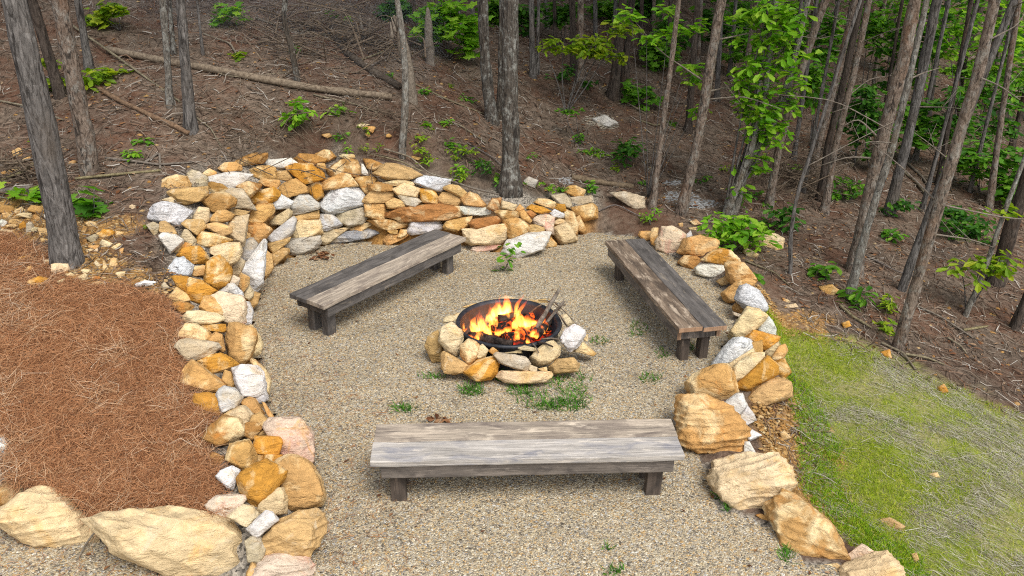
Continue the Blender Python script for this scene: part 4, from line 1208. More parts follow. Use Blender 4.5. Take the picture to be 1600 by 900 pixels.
tree('middle stem of the three slim pines in a row', (1281,312), [(1294,225),(1322,110),(1346,0)], 13, 13, 'dark', twigs=2)
tree('right stem of the three slim pines in a row', (1288,332), [(1306,225),(1335,110),(1358,0)], 13, 12, 'redbrown', twigs=2)
tree('tall brown pine trunk, larger of the touching pair on the right', (1334,424), [(1376,225),(1408,110),(1430,0)], 26, 25, 'redbrown', twigs=3)
tree('light-sided pine trunk, narrower front one of the touching pair', (1326,467), [(1353,360),(1396,225),(1424,110),(1448,0)], 18, 10, 'pale', twigs=1, flare=.1)  # pale bark paints in the lit right side of this pair
tree('rough grey pine trunk directly behind the tall touching pair', (1388,335), [(1416,225),(1442,110),(1464,0)], 19, 19, 'grey', twigs=2)
tree('nearest right pine trunk, pale and scaly, above the grassy bank', (1402,545), [(1430,450),(1495,225),(1530,110),(1554,0)], 22, 21, 'redbrown', twigs=4, flare=.15)
tree('dark trunk hugging the left side of the nearest right pine', (1408,454), [(1450,340),(1494,225),(1548,90),(1585,0)], 16, 14, 'grey', twigs=2, flare=.1)
tree('slender pale tree with leafy twigs near the right edge', (1507,494), [(1540,420),(1562,350),(1600,250),(1650,110),(1690,0)], 10, 7, 'pale', top=8, crown_r=.6, flare=.1)
tree('broad dark pine trunk leaning at the right edge', (1555,442), [(1600,290),(1645,140),(1685,0)], 26, 22, 'dark', twigs=2)
tree('trunk leaning out of the picture at the lower right edge', (1583,514), [(1604,470),(1680,300),(1790,60)], 20, 18, 'dark', flare=.1)
# the dead snag: a split slab with a broken top
def snag():
    B, t = cast(642, 158); y = B[1]
    P = [B - np.array([0, 0, .1])] + [at_y(x, yy, y) for x, yy in [(642,155),(637,110),(630,70),(622,40),(615,24)]]
    R = [q * .5 * 12.8 / FPX for q in (20, 18, 17, 15, 10, 3)]
    Q = spline(P, 30); v, f = tube(Q - B, np.interp(np.linspace(0, 1, 30), np.linspace(0, 1, 6), R), 14, True, .3, 3, 7)
    r = empty('dead_snag', Vector(B)); tag(r, 'broken grey dead tree snag with a jagged split top', 'dead tree')
    o = link('trunk', new_mesh('trunk', v, f, m_gw, True), r); o.color = (1, .98, .95, 1)
    for k, (a, b_) in enumerate([((618,50),(611,26)),((624,44),(619,18)),((613,60),(610,34))]):
        p = spline([at_y(*a, y - .05), at_y(*b_, y - .05)], 6)
        vv, ff = tube(p - B, np.linspace(.035, .004, 6), 5, True, .3, k)
        link('splinter', new_mesh('splinter', vv, ff, m_gw, True), r)
snag()
for (bx_, by_, tx, ty, w, lab) in [(672,100,668,12,15,'weathered grey stump snag among the bright leaves behind the dead snag'), (576,64,578,28,8,'short broken grey stub standing in the brush pile'), (567,60,562,20,6,'thin broken stub left of the short grey stub')]:
    B, t = cast(bx_, by_); Q = spline([B - np.array([0, 0, .1]), B, at_y(tx, ty, B[1])], 16)
    v, f = tube(Q - B, np.linspace(w * 1.2, w * .35, 16) * .5 * t / FPX, 9, True, .4, int(bx_), 9)
    tag(link('tree_stub', new_mesh('tree_stub', v, f, m_gw, True), None, Vector(B)), lab, 'dead tree')

# slim trunks deeper in the wood
FAR = [(1465,290,1490,150,10),(1545,326,1568,160,13),(1430,250,1470,60,9),(1515,300,1560,120,8),(1240,250,1262,100,9),(1175,215,1195,60,9),
       (1120,160,1128,0,10),(1225,200,1250,20,8),(1375,215,1400,60,8),(1360,170,1380,20,9),(1450,180,1480,0,10),(1490,210,1520,20,9),(1535,200,1575,20,10),
       (1578,240,1640,0,12),(1140,120,1150,0,8),(1045,100,1048,0,9),(1000,90,1003,0,9),(930,70,930,0,9),(868,80,866,0,8),(1090,100,1096,0,8),(1210,120,1222,0,8),
       (1270,120,1290,0,9),(1310,140,1330,0,8),(1415,120,1432,0,7),(1240,90,1250,0,8),(1500,120,1520,0,8),(1545,130,1570,0,9),(720,70,716,0,9),(690,60,686,0,8),
       (650,48,646,0,8),(740,40,738,0,8),(855,45,853,0,8),(960,50,962,0,9),(1020,50,1022,0,8),(1175,70,1182,0,8),(1390,100,1405,0,7),(1560,80,1575,0,8),(1470,90,1485,0,7),
       (1340,90,1352,0,8),(1300,60,1308,0,7),(158,32,150,0,10),(345,12,344,0,8),(1592,330,1640,150,12),(1440,330,1475,200,9),(1255,300,1285,140,8)]
for bx_, by_, tx, ty, w in FAR:
    tree('', (bx_, by_), [(tx, ty)], w, w * .85, rnd.choice(['dark', 'redbrown', 'dark', 'grey']), twigs=rnd.choice([0, 1, 1, 2]), group='slim trunks deep in the shaded wood', sides=8, name='pine_tree')
NEAR_N = len(TREES) - len(FAR)

# ------------------------------------------------------------------ leafy plants
PLANTS = []
def plant(label, base, clusters, size, color, lobed=False, name='seedling', stems=True, group=None, cat='plant', stem_w=.006, y_off=0.0, layer=0.0):
    B, t = cast(*base); yb = B[1] + y_off; k_ = t / FPX; seed = int(base[0] * 5 + base[1] * 3)
    r = np.random.RandomState(seed); root = empty(name, Vector(B)); tag(root, label, cat, group)
    P, st = [], []
    for (x, y, rx, ry, n) in clusters:
        n = int(n * 1.8)
        c = at_y(x, y, yb); a, bz = rx * k_, ry * k_
        q = r.normal(0, 1, (n, 3)); q /= np.linalg.norm(q, axis=1)[:, None]; q *= (r.rand(n) ** .45)[:, None]
        q = q * np.array([a, a * .8, bz])
        if layer: q[:, 2] = np.round(q[:, 2] / layer) * layer + r.normal(0, .02, n)
        if n > 20:                     # leaves sit in rosettes at the twig tips
            tips = q[:max(4, n // 9)]; q = tips[r.randint(len(tips), size=n)] + r.normal(0, size * .42, (n, 3)) * [1, 1, .55]
        pos = c + q
        pos[:, 2] = np.maximum(pos[:, 2], H(pos[:, 0], pos[:, 1]) + .02)
        P.append(pos)
        if stems:
            st.append(tube(spline([B, (B + c) / 2 + r.normal(0, .03, 3), c + np.array([0, 0, bz * .5])], 10) - B, np.linspace(stem_w * 1.5, stem_w * .5, 10), 5, True))
            for j in range(min(7, n // 8)):
                e = pos[r.randint(n)]; s0 = c + np.array([0, 0, r.uniform(-.6, .3) * bz])
                st.append(tube(spline([s0, (s0 + e) / 2 + np.array([0, 0, .02]), e], 6) - B, np.linspace(stem_w * .6, stem_w * .25, 6), 4, True))
    P = np.concatenate(P)
    v, f = leaves(P, np.full(len(P), size * 1.12), .7, .3, seed, lobed)
    link('leaves', new_mesh('leaves', v - B, f, LEAF[color]), root)
    if st:
        vv, ff = join(st); link('stem', new_mesh('stem', vv, ff, BARK['grey'], True), root)
    PLANTS.append(dict(o=root, c=base)); return root
plant('tall leafy oak sapling with bright green leaves between the right-hand pines', (1131,339),
      [(1195,40,52,42,110),(1205,110,48,40,120),(1186,165,36,30,80),(1196,205,34,34,80),(1170,255,26,24,34),(1150,300,24,26,18),(1225,70,34,30,60),(1165,140,26,18,24),(1235,140,20,30,36),(1210,20,50,24,80)], .15, 'bright', name='oak_sapling', cat='sapling', stem_w=.014)
B_, t_ = cast(1131, 339); oak = PLANTS[-1]['o']
for k, L in enumerate([[(1131,339),(1150,295),(1172,240),(1196,140),(1212,0),(1218,-60)], [(1149,336),(1160,280),(1178,238),(1206,200),(1234,120),(1262,0),(1272,-50)]]):
    q = np.array([B_ - [0, 0, .1]] + [at_y(x, y, B_[1] + .05 * k) for x, y in L]); q = spline(q, 40)
    v, f = tube(q - B_, np.linspace(.062, .035, 40), 10, True, .15, k, 8)
    link('trunk', new_mesh('trunk', v, f, BARK['pale'], True), oak)
plant('bright green oak bush at the top of the right stone wall', (1146,392), [(1146,362,50,26,105),(1130,350,26,18,26),(1172,372,24,18,30),(1150,340,22,18,22)], .13, 'bright', name='oak_bush', cat='bush')
plant('bright green maple sapling left of the lichened twin trunks', (700,92), [(705,35,44,34,150),(690,15,30,20,50),(735,60,24,22,50),(660,40,14,16,20)], .17, 'bright', True, 'maple_sapling', cat='sapling', stem_w=.012)
plant('small maple with flat yellow-green layered sprays behind the sawdust patch', (884,178), [(880,70,40,9,70),(930,68,46,12,85),(950,85,36,9,50),(905,80,36,8,45),(965,45,34,14,50),(850,75,14,5,12)], .13, 'lime', name='maple_sapling', cat='sapling', stem_w=.01)
plant('leafy twigs growing beside the thin reddish trunk', (1012,310), [(985,22,18,10,22),(1048,12,16,10,20),(1056,46,18,9,22),(1010,60,18,12,26),(1092,42,14,9,16),(1080,105,14,9,16),(1085,125,14,8,14),(1086,178,12,10,14)], .14, 'bright', name='twiggy_sapling', cat='sapling', stem_w=.006)
plant('leafy branchlets of the slender pale tree near the right edge', (1509,492), [(1530,420,38,14,44),(1560,410,20,12,24),(1573,330,14,10,14),(1500,418,16,8,12)], .13, 'lime', name='leafy_sapling', cat='sapling', stem_w=.008)
plant('broad pale-leaved seedling between the two right pines on the bank', (1352,482), [(1348,464,24,14,26)], .13, 'mid', name='hickory_seedling')
plant('yellow-green rounded seedling next to the nearest right pine', (1389,486), [(1389,466,18,18,44)], .075, 'lime')
plant('oak seedling below the touching pine pair', (1290,437), [(1291,424,18,14,26)], .12, 'mid')
plant('large-leaved maple seedling right of the thick leaning grey trunk', (146,337), [(147,318,22,16,16)], .2, 'mid', True, 'maple_seedling')
plant('maple seedling left of the thick leaning grey trunk', (46,312), [(46,300,22,10,18)], .14, 'bright', True, 'maple_seedling')
plant('yellow-green fern-like seedling beside the brown pine trunk', (138,140), [(139,124,17,16,50)], .13, 'lime', name='fern')
plant('yellow maple seedling at the end of the fallen log', (178,120), [(180,114,16,5,16)], .13, 'lime', True, 'maple_seedling')
plant('yellow-green maple leaves between the leaning trunk and the brown pine', (90,140), [(94,122,14,8,12),(78,98,10,6,8),(88,148,8,6,5)], .16, 'lime', True, 'maple_seedling')
plant('green oak seedling below the fallen log', (468,200), [(466,178,22,17,38),(462,160,6,8,8)], .13, 'bright', name='oak_seedling')
plant('little pale seedling right of the green oak seedling', (524,182), [(524,171,12,9,16)], .11, 'bright')
plant('feathery green seedling by the crooked sticks at left', (200,248), [(202,241,17,8,26)], .07, 'bright')
plant('feathery seedling behind the back wall left of the stout trunk', (668,256), [(666,242,17,16,50)], .06, 'lime')
plant('bright green tuft of weeds on the bank behind the back wall', (718,248), [(718,238,18,12,44),(738,232,10,6,14)], .055, 'lime', name='weed')
plant('low bright weeds above the back wall stones', (710,282), [(708,276,18,9,34)], .055, 'lime', name='weed')
plant('blue-green bushy seedling left of the stout dark trunk', (752,274), [(752,258,18,17,54)], .055, 'deep')
plant('weeds at the foot of the stout dark trunk', (778,292), [(780,285,10,9,18)], .05, 'mid', name='weed')
plant('upright green weeds right of the grey rock by the trunk', (856,306), [(856,292,12,14,30),(824,304,16,6,18)], .055, 'bright', name='weed')
plant('small broad-leaved weed behind the end of the back wall', (922,302), [(922,295,14,10,14)], .10, 'mid', name='weed')
plant('dark leafy bush on the slope right of the sawdust patch', (982,262), [(982,235,24,28,70)], .12, 'deep', name='bush', cat='bush')
plant('maple seedlings in the shade behind the twin dark trunks', (1005,168), [(1010,152,26,18,40),(990,140,22,10,24)], .14, 'mid', True, 'maple_seedling')
plant('young green plants left of the twin dark trunks', (880,130), [(880,115,16,12,30),(920,128,14,10,22)], .12, 'deep')
plant('patch of low weeds left of the sawdust patch', (905,225), [(905,212,10,8,16),(880,170,16,8,20),(900,178,10,6,12)], .08, 'mid', name='weed')
plant('small bright weeds on the open slope behind the wall', (930,243), [(930,237,8,8,12),(915,256,8,8,12),(945,270,8,5,9),(936,276,12,5,12)], .07, 'bright', name='weed')
plant('low weeds at the foot of the thin reddish trunk', (1015,348), [(1013,342,12,7,18),(1028,330,7,6,8)], .07, 'bright', name='weed')
plant('dark round bush beside the brush pile', (1222,360), [(1220,338,24,24,60)], .13, 'deep', name='bush', cat='bush')
plant('seedling between the brush pile and the tall touching pines', (1330,312), [(1330,290,24,24,54),(1310,300,14,14,24)], .11, 'mid')
plant('green bush behind the tall touching pines', (1402,340), [(1402,322,18,16,44)], .12, 'deep', name='bush', cat='bush')
plant('low seedling right of the tall touching pines', (1394,376), [(1394,366,16,9,26)], .1, 'mid')
plant('wide leafy bush behind the nearest right pine', (1505,372), [(1500,345,34,24,90),(1530,360,22,16,44),(1475,330,20,18,40)], .13, 'deep', name='bush', cat='bush')
plant('leafy twig seedling at the foot of the loose cream rock', (1190,440), [(1184,436,7,6,7)], .09, 'mid')
plant('trailing stem with round green leaves climbing from the gravel by the white wedge stone', (784,426), [(800,390,16,12,8),(792,404,8,8,4),(786,420,5,6,3)], .11, 'mid', name='vine_seedling', stem_w=.003)
plant('pale seedling in the bare soil below the leafy maple', (60,228), [(62,222,9,6,9)], .07, 'bright')
plant('bright seedling at the top edge of the back wall', (570,235), [(572,230,10,6,12),(590,236,8,5,8)], .05, 'lime', name='weed')
plant('tiny seedling by the marbled boulder', (238,356), [(232,358,8,7,7)], .07, 'lime')
plant('leafy branches hanging at the top left corner of the wood', (190,50), [(185,12,24,10,24),(150,28,16,8,14),(165,30,10,8,8)], .16, 'lime', True, 'maple_sapling', cat='sapling')
plant('maple leaves above the bare sapling', (350,40), [(362,18,24,12,26),(350,26,14,8,12)], .15, 'bright', True, 'maple_sapling', cat='sapling')
WEEDS = []
for k in range(36):
    reg = rnd.choice([(430, 760, 195, 235), (640, 1010, 195, 300), (0, 420, 120, 235), (850, 1100, 150, 300), (1230, 1600, 340, 520), (340, 620, 20, 120), (640, 760, 130, 200), (1000, 1300, 250, 330)])
    for _ in range(30):
        x, y = rnd.uniform(reg[0], reg[1]), rnd.uniform(reg[2], reg[3])
        if all(math.hypot(x - q[0], y - q[1]) > 22 for q in WEEDS): break
    WEEDS.append((x, y)); s = rnd.uniform(5, 11)
    plant('', (x, y + s * .6), [(x, y, s * 1.2, s * .7, 14)], rnd.uniform(.05, .10), rnd.choice(['bright', 'lime', 'mid', 'mid']), rnd.random() < .3, 'weed', True, 'small weeds on the forest floor', 'weed', .003)
# understory inside the wood, to the right and in the centre
US = [(1310,210,1300,60,34,50,'mid'),(1345,190,1355,50,28,44,'mid'),(1390,200,1398,90,26,60,'deep'),(1440,230,1455,70,34,60,'mid'),(1500,240,1490,50,40,44,'bright'),
      (1530,230,1540,120,44,44,'mid'),(1580,240,1575,60,36,50,'bright'),(1560,260,1560,190,40,40,'deep'),(1470,270,1478,180,30,44,'deep'),(1420,260,1432,190,24,40,'mid'),
      (1335,260,1340,170,26,44,'deep'),(1240,180,1245,60,26,50,'mid'),(1120,90,1120,30,34,30,'deep'),(1060,90,1060,50,30,32,'deep'),(1030,110,1030,85,26,24,'mid'),
      (880,70,880,20,30,24,'deep'),(825,60,822,28,24,24,'deep'),(1265,230,1275,130,24,48,'mid'),(1360,270,1365,210,22,40,'deep'),(1590,330,1585,270,26,40,'mid'),
      (1530,300,1530,250,34,30,'mid'),(1600,190,1598,120,30,50,'mid'),(1385,120,1395,30,30,34,'bright'),(1140,120,1150,75,24,34,'mid'),(960,40,950,14,24,16,'mid'),(780,40,776,20,18,22,'mid'),(1250,110,1235,20,26,24,'bright'),(1415,40,1420,15,26,24,'mid'),(1500,120,1512,110,34,30,'bright'),
      (1180,60,1165,20,30,24,'mid'),(1020,45,1012,12,24,16,'deep'),(620,30,618,14,18,12,'deep')]
for bx_, by_, x, y, rx, ry, c in US:
    plant('', (bx_, by_), [(x, y, rx, ry, 120), (x + rnd.uniform(-20, 20), y + rnd.uniform(-15, 25), rx * .7, ry * .6, 60)], .15, c, rnd.random() < .4, 'understory_bush', group='leafy undergrowth between the slim trunks', cat='bush', stem_w=.008)

# ------------------------------------------------------------------ fallen logs and branches
STICKS = []
def branch(pts, w0, w1, label=None, group='fallen branches on the slope', col=(1, 1, 1), lift=0.0, name='fallen_branch', m=None, sides=6, jit=.2, arch=0.0):
    W_, T_ = [], []
    for i, (x, y) in enumerate(pts):
        p, t = cast(x, y); T_.append(t); W_.append(p)
    W_ = np.array(W_); n_ = max(8, 5 * len(pts)); r0, r1 = w0 * .5 * T_[0] / FPX, w1 * .5 * T_[-1] / FPX
    W_[:, 2] += lift + np.linspace(r0, r1, len(W_)) * .6 + arch * np.sin(np.linspace(0, math.pi, len(W_)))
    o = rod(name, W_, r0, r1, m or m_gw, sides, n_, jit, int(pts[0][0]), None, 6 / max(r0 * 10, .2)); o.color = (*col, 1)
    tag(o, label, 'log' if 'log' in name else 'branch', group)
    STICKS.append(dict(o=o, c=pts[len(pts) // 2], a=pts[0], b=pts[-1])); return o
branch([(170,84),(270,104),(330,114),(400,128),(500,146),(613,158)], 9, 11, 'long pale fallen log lying across the slope, upper left', None, (1.05, .97, .86), .03, 'fallen_log', None, 12)
branch([(144,134),(175,155),(225,180),(296,213)], 6, 8, 'reddish rotten split log ending at the bark-stripped trunk', None, (.9, .68, .52), .02, 'fallen_log', None, 8, .4)
branch([(893,281),(930,286),(990,295)], 12, 9, 'flat rotten grey-brown log behind the end of the back wall', None, (.82, .72, .58), .0, 'fallen_log', None, 8, .45)
branch([(520,60),(545,90),(580,116),(626,142)], 7, 12, 'blackened half-rotten log sloping down to the dead snag', None, (.45, .42, .4), .02, 'fallen_log', None, 9, .4)
for pts, w0, w1, lab in [
  ([(110,40),(190,98),(282,162)], 3.5, 3, 'long straight pole crossing in front of the fallen log'),
  ([(450,48),(530,62),(612,77)], 4, 3, 'long branch reaching from the crooked sapling to the dead snag'),
  ([(400,30),(470,58),(560,50)], 3, 2, 'branch across the top of the brush pile'),
  ([(490,150),(560,168),(590,178)], 2.5, 2, 'thin stick lying below the fallen log'),
  ([(562,97),(600,84),(615,70)], 3, 2, 'forked grey branch propped against the dead snag'),
  ([(580,105),(615,84)], 2.5, 2, 'short stick leaning left of the dead snag'),
  ([(645,132),(700,160),(756,180)], 3, 2.5, 'long thin branch from the snag towards the lichened pair'),
  ([(645,70),(690,66)], 4, 3, 'dead branch lying behind the dead snag'),
  ([(300,105),(365,125),(455,115)], 2, 2, 'thin crooked twig on the slope right of the bark-stripped trunk'),
  ([(318,55),(360,72),(372,90)], 3, 3, 'dark stick on the slope below the maple leaves'),
  ([(305,185),(330,205),(345,230)], 3, 2, 'thin stick running down from the bark-stripped trunk'),
  ([(165,250),(205,256),(248,262),(300,256)], 4, 3, 'grey stick lying above the left wall, upper one'),
  ([(118,282),(180,278),(252,269)], 4, 4, 'straight pale stick, lower one above the left wall'),
  ([(225,258),(250,243),(251,266)], 4, 3.5, 'forked crooked stick standing over the two grey sticks'),
  ([(0,304),(40,301),(80,298)], 8, 6, 'grey pole at the left edge under the maple seedling'),
  ([(0,262),(30,258),(55,250)], 4, 3, 'curved stick at the left edge of the slope'),
  ([(2,285),(35,275),(58,255)], 4, 4, 'bent root-like branch left of the thick leaning grey trunk'),
  ([(0,160),(40,170),(100,190)], 3, 2.5, 'thin stick at the far left behind the thick leaning trunk'),
  ([(575,242),(625,256),(660,270)], 3, 2.5, 'long thin stick behind the top of the back wall'),
  ([(600,235),(640,248),(670,275),(700,282),(720,284)], 3, 2, 'thin bowed twig curving behind the back wall'),
  ([(702,284),(740,299),(780,306)], 3.5, 3, 'curved grey root-like stick between back wall and stout trunk'),
  ([(730,225),(770,250),(800,275)], 2.5, 2, 'thin twig on the bank left of the stout trunk'),
  ([(690,187),(720,200),(760,225)], 2.5, 2, 'thin pale twig on the bank below the lichened pair'),
  ([(960,152),(990,170),(1010,180)], 3, 2, 'stick lying right of the twin dark trunks'),
  ([(1000,190),(1025,200),(1045,190)], 2.5, 2, 'stick lying left of the medium leaning pine'),
  ([(895,350),(960,322),(1000,340)], 2.5, 2, 'thin stick near the rotten flat log'),
  ([(1165,410),(1210,430),(1235,450)], 3, 2, 'reddish stick behind the right wall stones'),
  ([(1312,480),(1330,498),(1362,515)], 5, 3, 'forked pale branch lying left of the nearest right pine'),
  ([(1376,538),(1410,556),(1430,580)], 4, 3, 'grey root-like branch at the foot of the nearest right pine'),
  ([(1410,555),(1445,563),(1475,572)], 4, 2.5, 'two-toned stick right of the nearest right pine'),
  ([(1432,480),(1470,500),(1520,530)], 3, 2.5, 'long stick on the bank right of the nearest right pine'),
  ([(1505,518),(1542,512)], 4, 3, 'short pale stick on the bank near the lower right trunk'),
  ([(1480,530),(1500,545),(1510,555)], 3, 2.5, 'short stick amid the litter on the right bank'),
  ([(1350,400),(1400,428),(1440,436)], 2.5, 2, 'thin bent stick between the right pines'),
  ([(1405,265),(1430,288),(1448,308)], 5, 4, 'dead pole leaning in the shade behind the right pines, left one'),
  ([(1415,255),(1440,280),(1455,300)], 4, 3, 'dead pole leaning in the shade behind the right pines, right one'),
  ([(1330,262),(1352,240),(1372,225)], 4, 3, 'dead branch rising behind the brush pile'),
  ([(1345,455),(1380,470),(1400,480)], 2.5, 2, 'thin twig beneath the pale-leaved seedling'),
  ([(120,879),(140,850),(162,818)], 3, 2.5, 'thin grey twig leaning over the pale yellow edging boulder')]:
    branch(pts, w0, w1, lab, None if 'edging' in lab else 'fallen branches on the slope', (rnd.uniform(.75, 1.05),) * 2 + (rnd.uniform(.68, .95),), .012, arch=.02)
# brush pile: bundles of bare sticks by the three slim pines, and behind the crooked sapling
def brush(label, cx, cy_, rx, ry, n_, w, seed):
    B, t = cast(cx, cy_ + ry * .6); k_ = t / FPX; r = np.random.RandomState(seed); parts = []
    for k in range(n_):
        p = B + np.array([r.normal(0, rx * .5) * k_, r.normal(0, rx * .4) * k_, 0]); p[2] = H(p[0], p[1]) + abs(r.normal(0, ry * .7)) * k_
        a = r.uniform(0, math.pi); L = r.uniform(.5, 1.0) * rx * k_; d = np.array([math.cos(a), math.sin(a) * .7, r.uniform(-.5, .6)]) * L * .7
        m_ = p + r.normal(0, .08, 3)
        q = spline([p - d, m_, p + d], 9); q[:, 2] = np.maximum(q[:, 2], H(q[:, 0], q[:, 1]) + .01)
        rr = w * r.uniform(.5, 1.2); parts.append(tube(q - B, np.linspace(rr, rr * .4, 9), 5, True))
    v, f = join(parts); o = link('brush_pile', new_mesh('brush_pile', v, f, m_gw, True), None, Vector(B)); o.color = (.72, .64, .56, 1)
    tag(o, label, 'brush pile', kind='stuff')
brush('tangled heap of bare brown sticks beside the slim pines', 1250, 268, 70, 40, 130, .010, 3)
brush('low tangle of grey dead branches on the upper slope', 500, 50, 110, 22, 90, .016, 4)
brush('low tangle of dead branches around the broken stubs', 590, 60, 60, 26, 50, .016, 5)
brush('loose mat of thin twigs on the bank above the pine straw', 40, 262, 60, 26, 60, .010, 6)
brush('loose mat of twigs right of the bark-stripped trunk', 400, 200, 90, 26, 60, .007, 7)
brush('mat of thin twigs behind the top of the back wall', 560, 195, 90, 22, 60, .007, 8)
brush('dead lower twigs in the shade of the right wood', 1510, 250, 70, 40, 70, .009, 9)

# ------------------------------------------------------------------ ground cover
def cover(name, n_, mask, mt, lmin, lmax, wmin, wmax, zmin, zmax, tilt=.15, bend=.15, box=(-12, 14, 4, 30), power=1.6, dref=6.5, along=None):
    x, y = scatter(n_, *box, mask, power, dref); nn = slope_n(x, y); m_ = len(x)
    a = NR.uniform(0, 2 * math.pi, m_)
    if along is not None: a = np.where(NR.rand(m_) < .6, along + NR.normal(0, .45, m_), a)
    t1 = np.stack([np.cos(a), np.sin(a), np.zeros(m_)], 1); t1 -= nn * (t1 * nn).sum(1)[:, None]; t1 /= np.linalg.norm(t1, axis=1)[:, None]
    d = t1 + nn * NR.normal(0, tilt, m_)[:, None]
    far_ = 1 + .05 * np.maximum(np.hypot(x, y) - 8, 0)
    pos = np.stack([x, y, H(x, y)], 1) + nn * NR.uniform(zmin, zmax, m_)[:, None]
    v, f = strips(pos, d, nn + NR.normal(0, .5, (m_, 3)), NR.uniform(lmin, lmax, m_), NR.uniform(wmin, wmax, m_) * far_, NR.normal(0, bend, m_))
    return tag(link(name, new_mesh(name, v, f, mt)), kind='stuff')
KS = .62
ms = island_mat('pine_straw', [(0, srgb(110, 69, 45, .72)), (.3, srgb(160, 107, 70, .72)), (.6, srgb(188, 131, 88, .72)), (.9, srgb(204, 151, 107, .72)), (1, srgb(214, 178, 142, .7))], .7)
straw_in = lambda x, y: (poly_sd(x, y, STRAW) + .10 * n2(x, y, 3, 31) < 0.02) * 1.0
cover('pine_straw', 100000, straw_in, ms, .08, .18, .0018, .003, .0, .05, .16, .16, (-7, -1, 4, 11.5), 1.0, 7)
ml = island_mat('leaf_litter', [(0, srgb(60, 46, 36, KS)), (.3, srgb(110, 92, 76, KS)), (.6, srgb(146, 132, 116, KS)), (.75, srgb(132, 92, 64, KS)), (.9, srgb(176, 164, 148, KS)), (1, srgb(204, 196, 184, KS))], .9)
def litter_in(x, y):
    sd = poly_sd(x, y, GP)
    return ((sd > .75) & (poly_sd(x, y, STRAW) > 0) & (poly_sd(x, y, LAWN) > -.05)) * 1.0
def needle_tufts(x, y): return straw_in(x, y) * (n2(x, y, 2.4, 61) > .25)
cover('straw_tufts', 3500, needle_tufts, island_mat('pale_straw', [(0, srgb(170, 124, 86, .72)), (.6, srgb(206, 164, 122, .72)), (1, srgb(226, 204, 176, .72))], .7), .12, .26, .002, .0034, .02, .07, .2, .12, (-7, -1, 4, 11.5), 1.0, 7)
cover('stray_needles', 1500, lambda x, y: (np.abs(poly_sd(x, y, GP) + .35) < .4) * (poly_sd(x, y, STRAW) < 2.2) * 1.0, ms, .06, .14, .0018, .003, .01, .02, .06, .1, (-6, 4, 4, 11.5), 1.0, 7)
cover('leaf_litter', 72000, litter_in, ml, .06, .30, .004, .011, .0, .025, .10, .12, (-16, 16, 5, 34), 1.5, 8)
# dead leaves
x, y = scatter(9000, -16, 16, 5, 34, lambda x, y: litter_in(x, y) * (.25 + .75 * (n2(x, y, .6, 77) > 0)), 1.5, 8)
v, f = leaves(np.stack([x, y, H(x, y) + .012], 1), np.full(len(x), .075), 1.5, .05, 5)
md = island_mat('dead_leaves', [(0, srgb(92, 56, 36, KS)), (.4, srgb(138, 92, 60, KS)), (.7, srgb(164, 122, 84, KS)), (1, srgb(188, 160, 130, KS))], .8)
x2_, y2_ = scatter(90, -6, 4, 4, 12, lambda x, y: (poly_sd(x, y, GP) < -.03) * np.clip(.04 + np.exp(poly_sd(x, y, GP) / .35), 0, 1), .8, 6)
v2_, f2_ = leaves(np.stack([x2_, y2_, np.full(len(x2_), .02)], 1), np.full(len(x2_), .05), 1.5, .05, 6)
tag(link('windblown_leaves', new_mesh('windblown_leaves', v2_, f2_, md)), kind='stuff')
for (cx, cy_, rx, ry, n_, lab) in [(502,398,14,6,46,'dark heap of dead leaves at the foot of the back wall, left of the bench'), (690,655,16,3,22,'few curled dead leaves in the gravel behind the front bench')]:
    P = np.array([at_z(cx + rx * rnd.gauss(0, .5), cy_ + ry * rnd.gauss(0, .5), .02 + .03 * rnd.random()) for _ in range(n_)])
    vv, ff = leaves(P, np.full(n_, .08), .6, .1, int(cx)); tag(link('leaf_heap', new_mesh('leaf_heap', vv - P[0], ff, md), None, Vector(P[0])), lab, 'dead leaves', kind='stuff')
tag(link('dead_leaves', new_mesh('dead_leaves', v, f, md)), kind='stuff')
# grassy bank: dead straw combed down the slope over new grass
mdg = island_mat('dead_grass', [(0, srgb(134, 126, 98, KS)), (.4, srgb(180, 172, 142, KS)), (.8, srgb(206, 200, 178, KS)), (1, srgb(222, 218, 202, KS))], .8)
lawn_in = lambda x, y: (poly_sd(x, y, LAWN) + .15 * n2(x, y, 2, 41) < 0.05) * 1.0
green_n = lambda x, y: n2(x * .75 + y * .6, (y - x) * 1.6, .85, 51, 3)
cover('dead_grass', 26000, lambda x, y: lawn_in(x, y) * np.clip(.50 - 1.0 * green_n(x, y), .14, 1) * np.clip(.6 + 1.6 * n2(x, y, 2.2, 88), .12, 1), mdg, .05, .17, .002, .0038, .0, .02, .08, .05, (1.5, 9, 2.5, 11), 1.0, 6, along=-0.75)
mgg = island_mat('new_grass', [(0, srgb(104, 130, 18, .8)), (.4, srgb(144, 168, 26, .8)), (.8, srgb(176, 188, 48, .8)), (1, srgb(204, 196, 90, .78))], .7, .25)
cover('new_grass', 130000, lambda x, y: lawn_in(x, y) * np.clip(.8 + 1.8 * green_n(x, y), .3, 1), mgg, .025, .06, .002, .004, .0, .0, 1.1, .2, (1.5, 9, 2.5, 11), 1.0, 6)
edge_in = lambda x, y: (np.abs(poly_sd(x, y, LAWN) + .12 + .14 * n2(x, y, 1.7, 91)) < .18) * (x < 4.2) * (y < 7.4) * 1.0
mge = island_mat('edge_grass', [(0, srgb(84, 130, 14, .78)), (.5, srgb(122, 166, 20, .78)), (1, srgb(160, 186, 44, .78))], .7, .25)
cover('edge_grass', 23000, edge_in, mge, .03, .07, .003, .005, .0, .0, 1.1, .2, (1.5, 5, 2.5, 9), .8, 6)
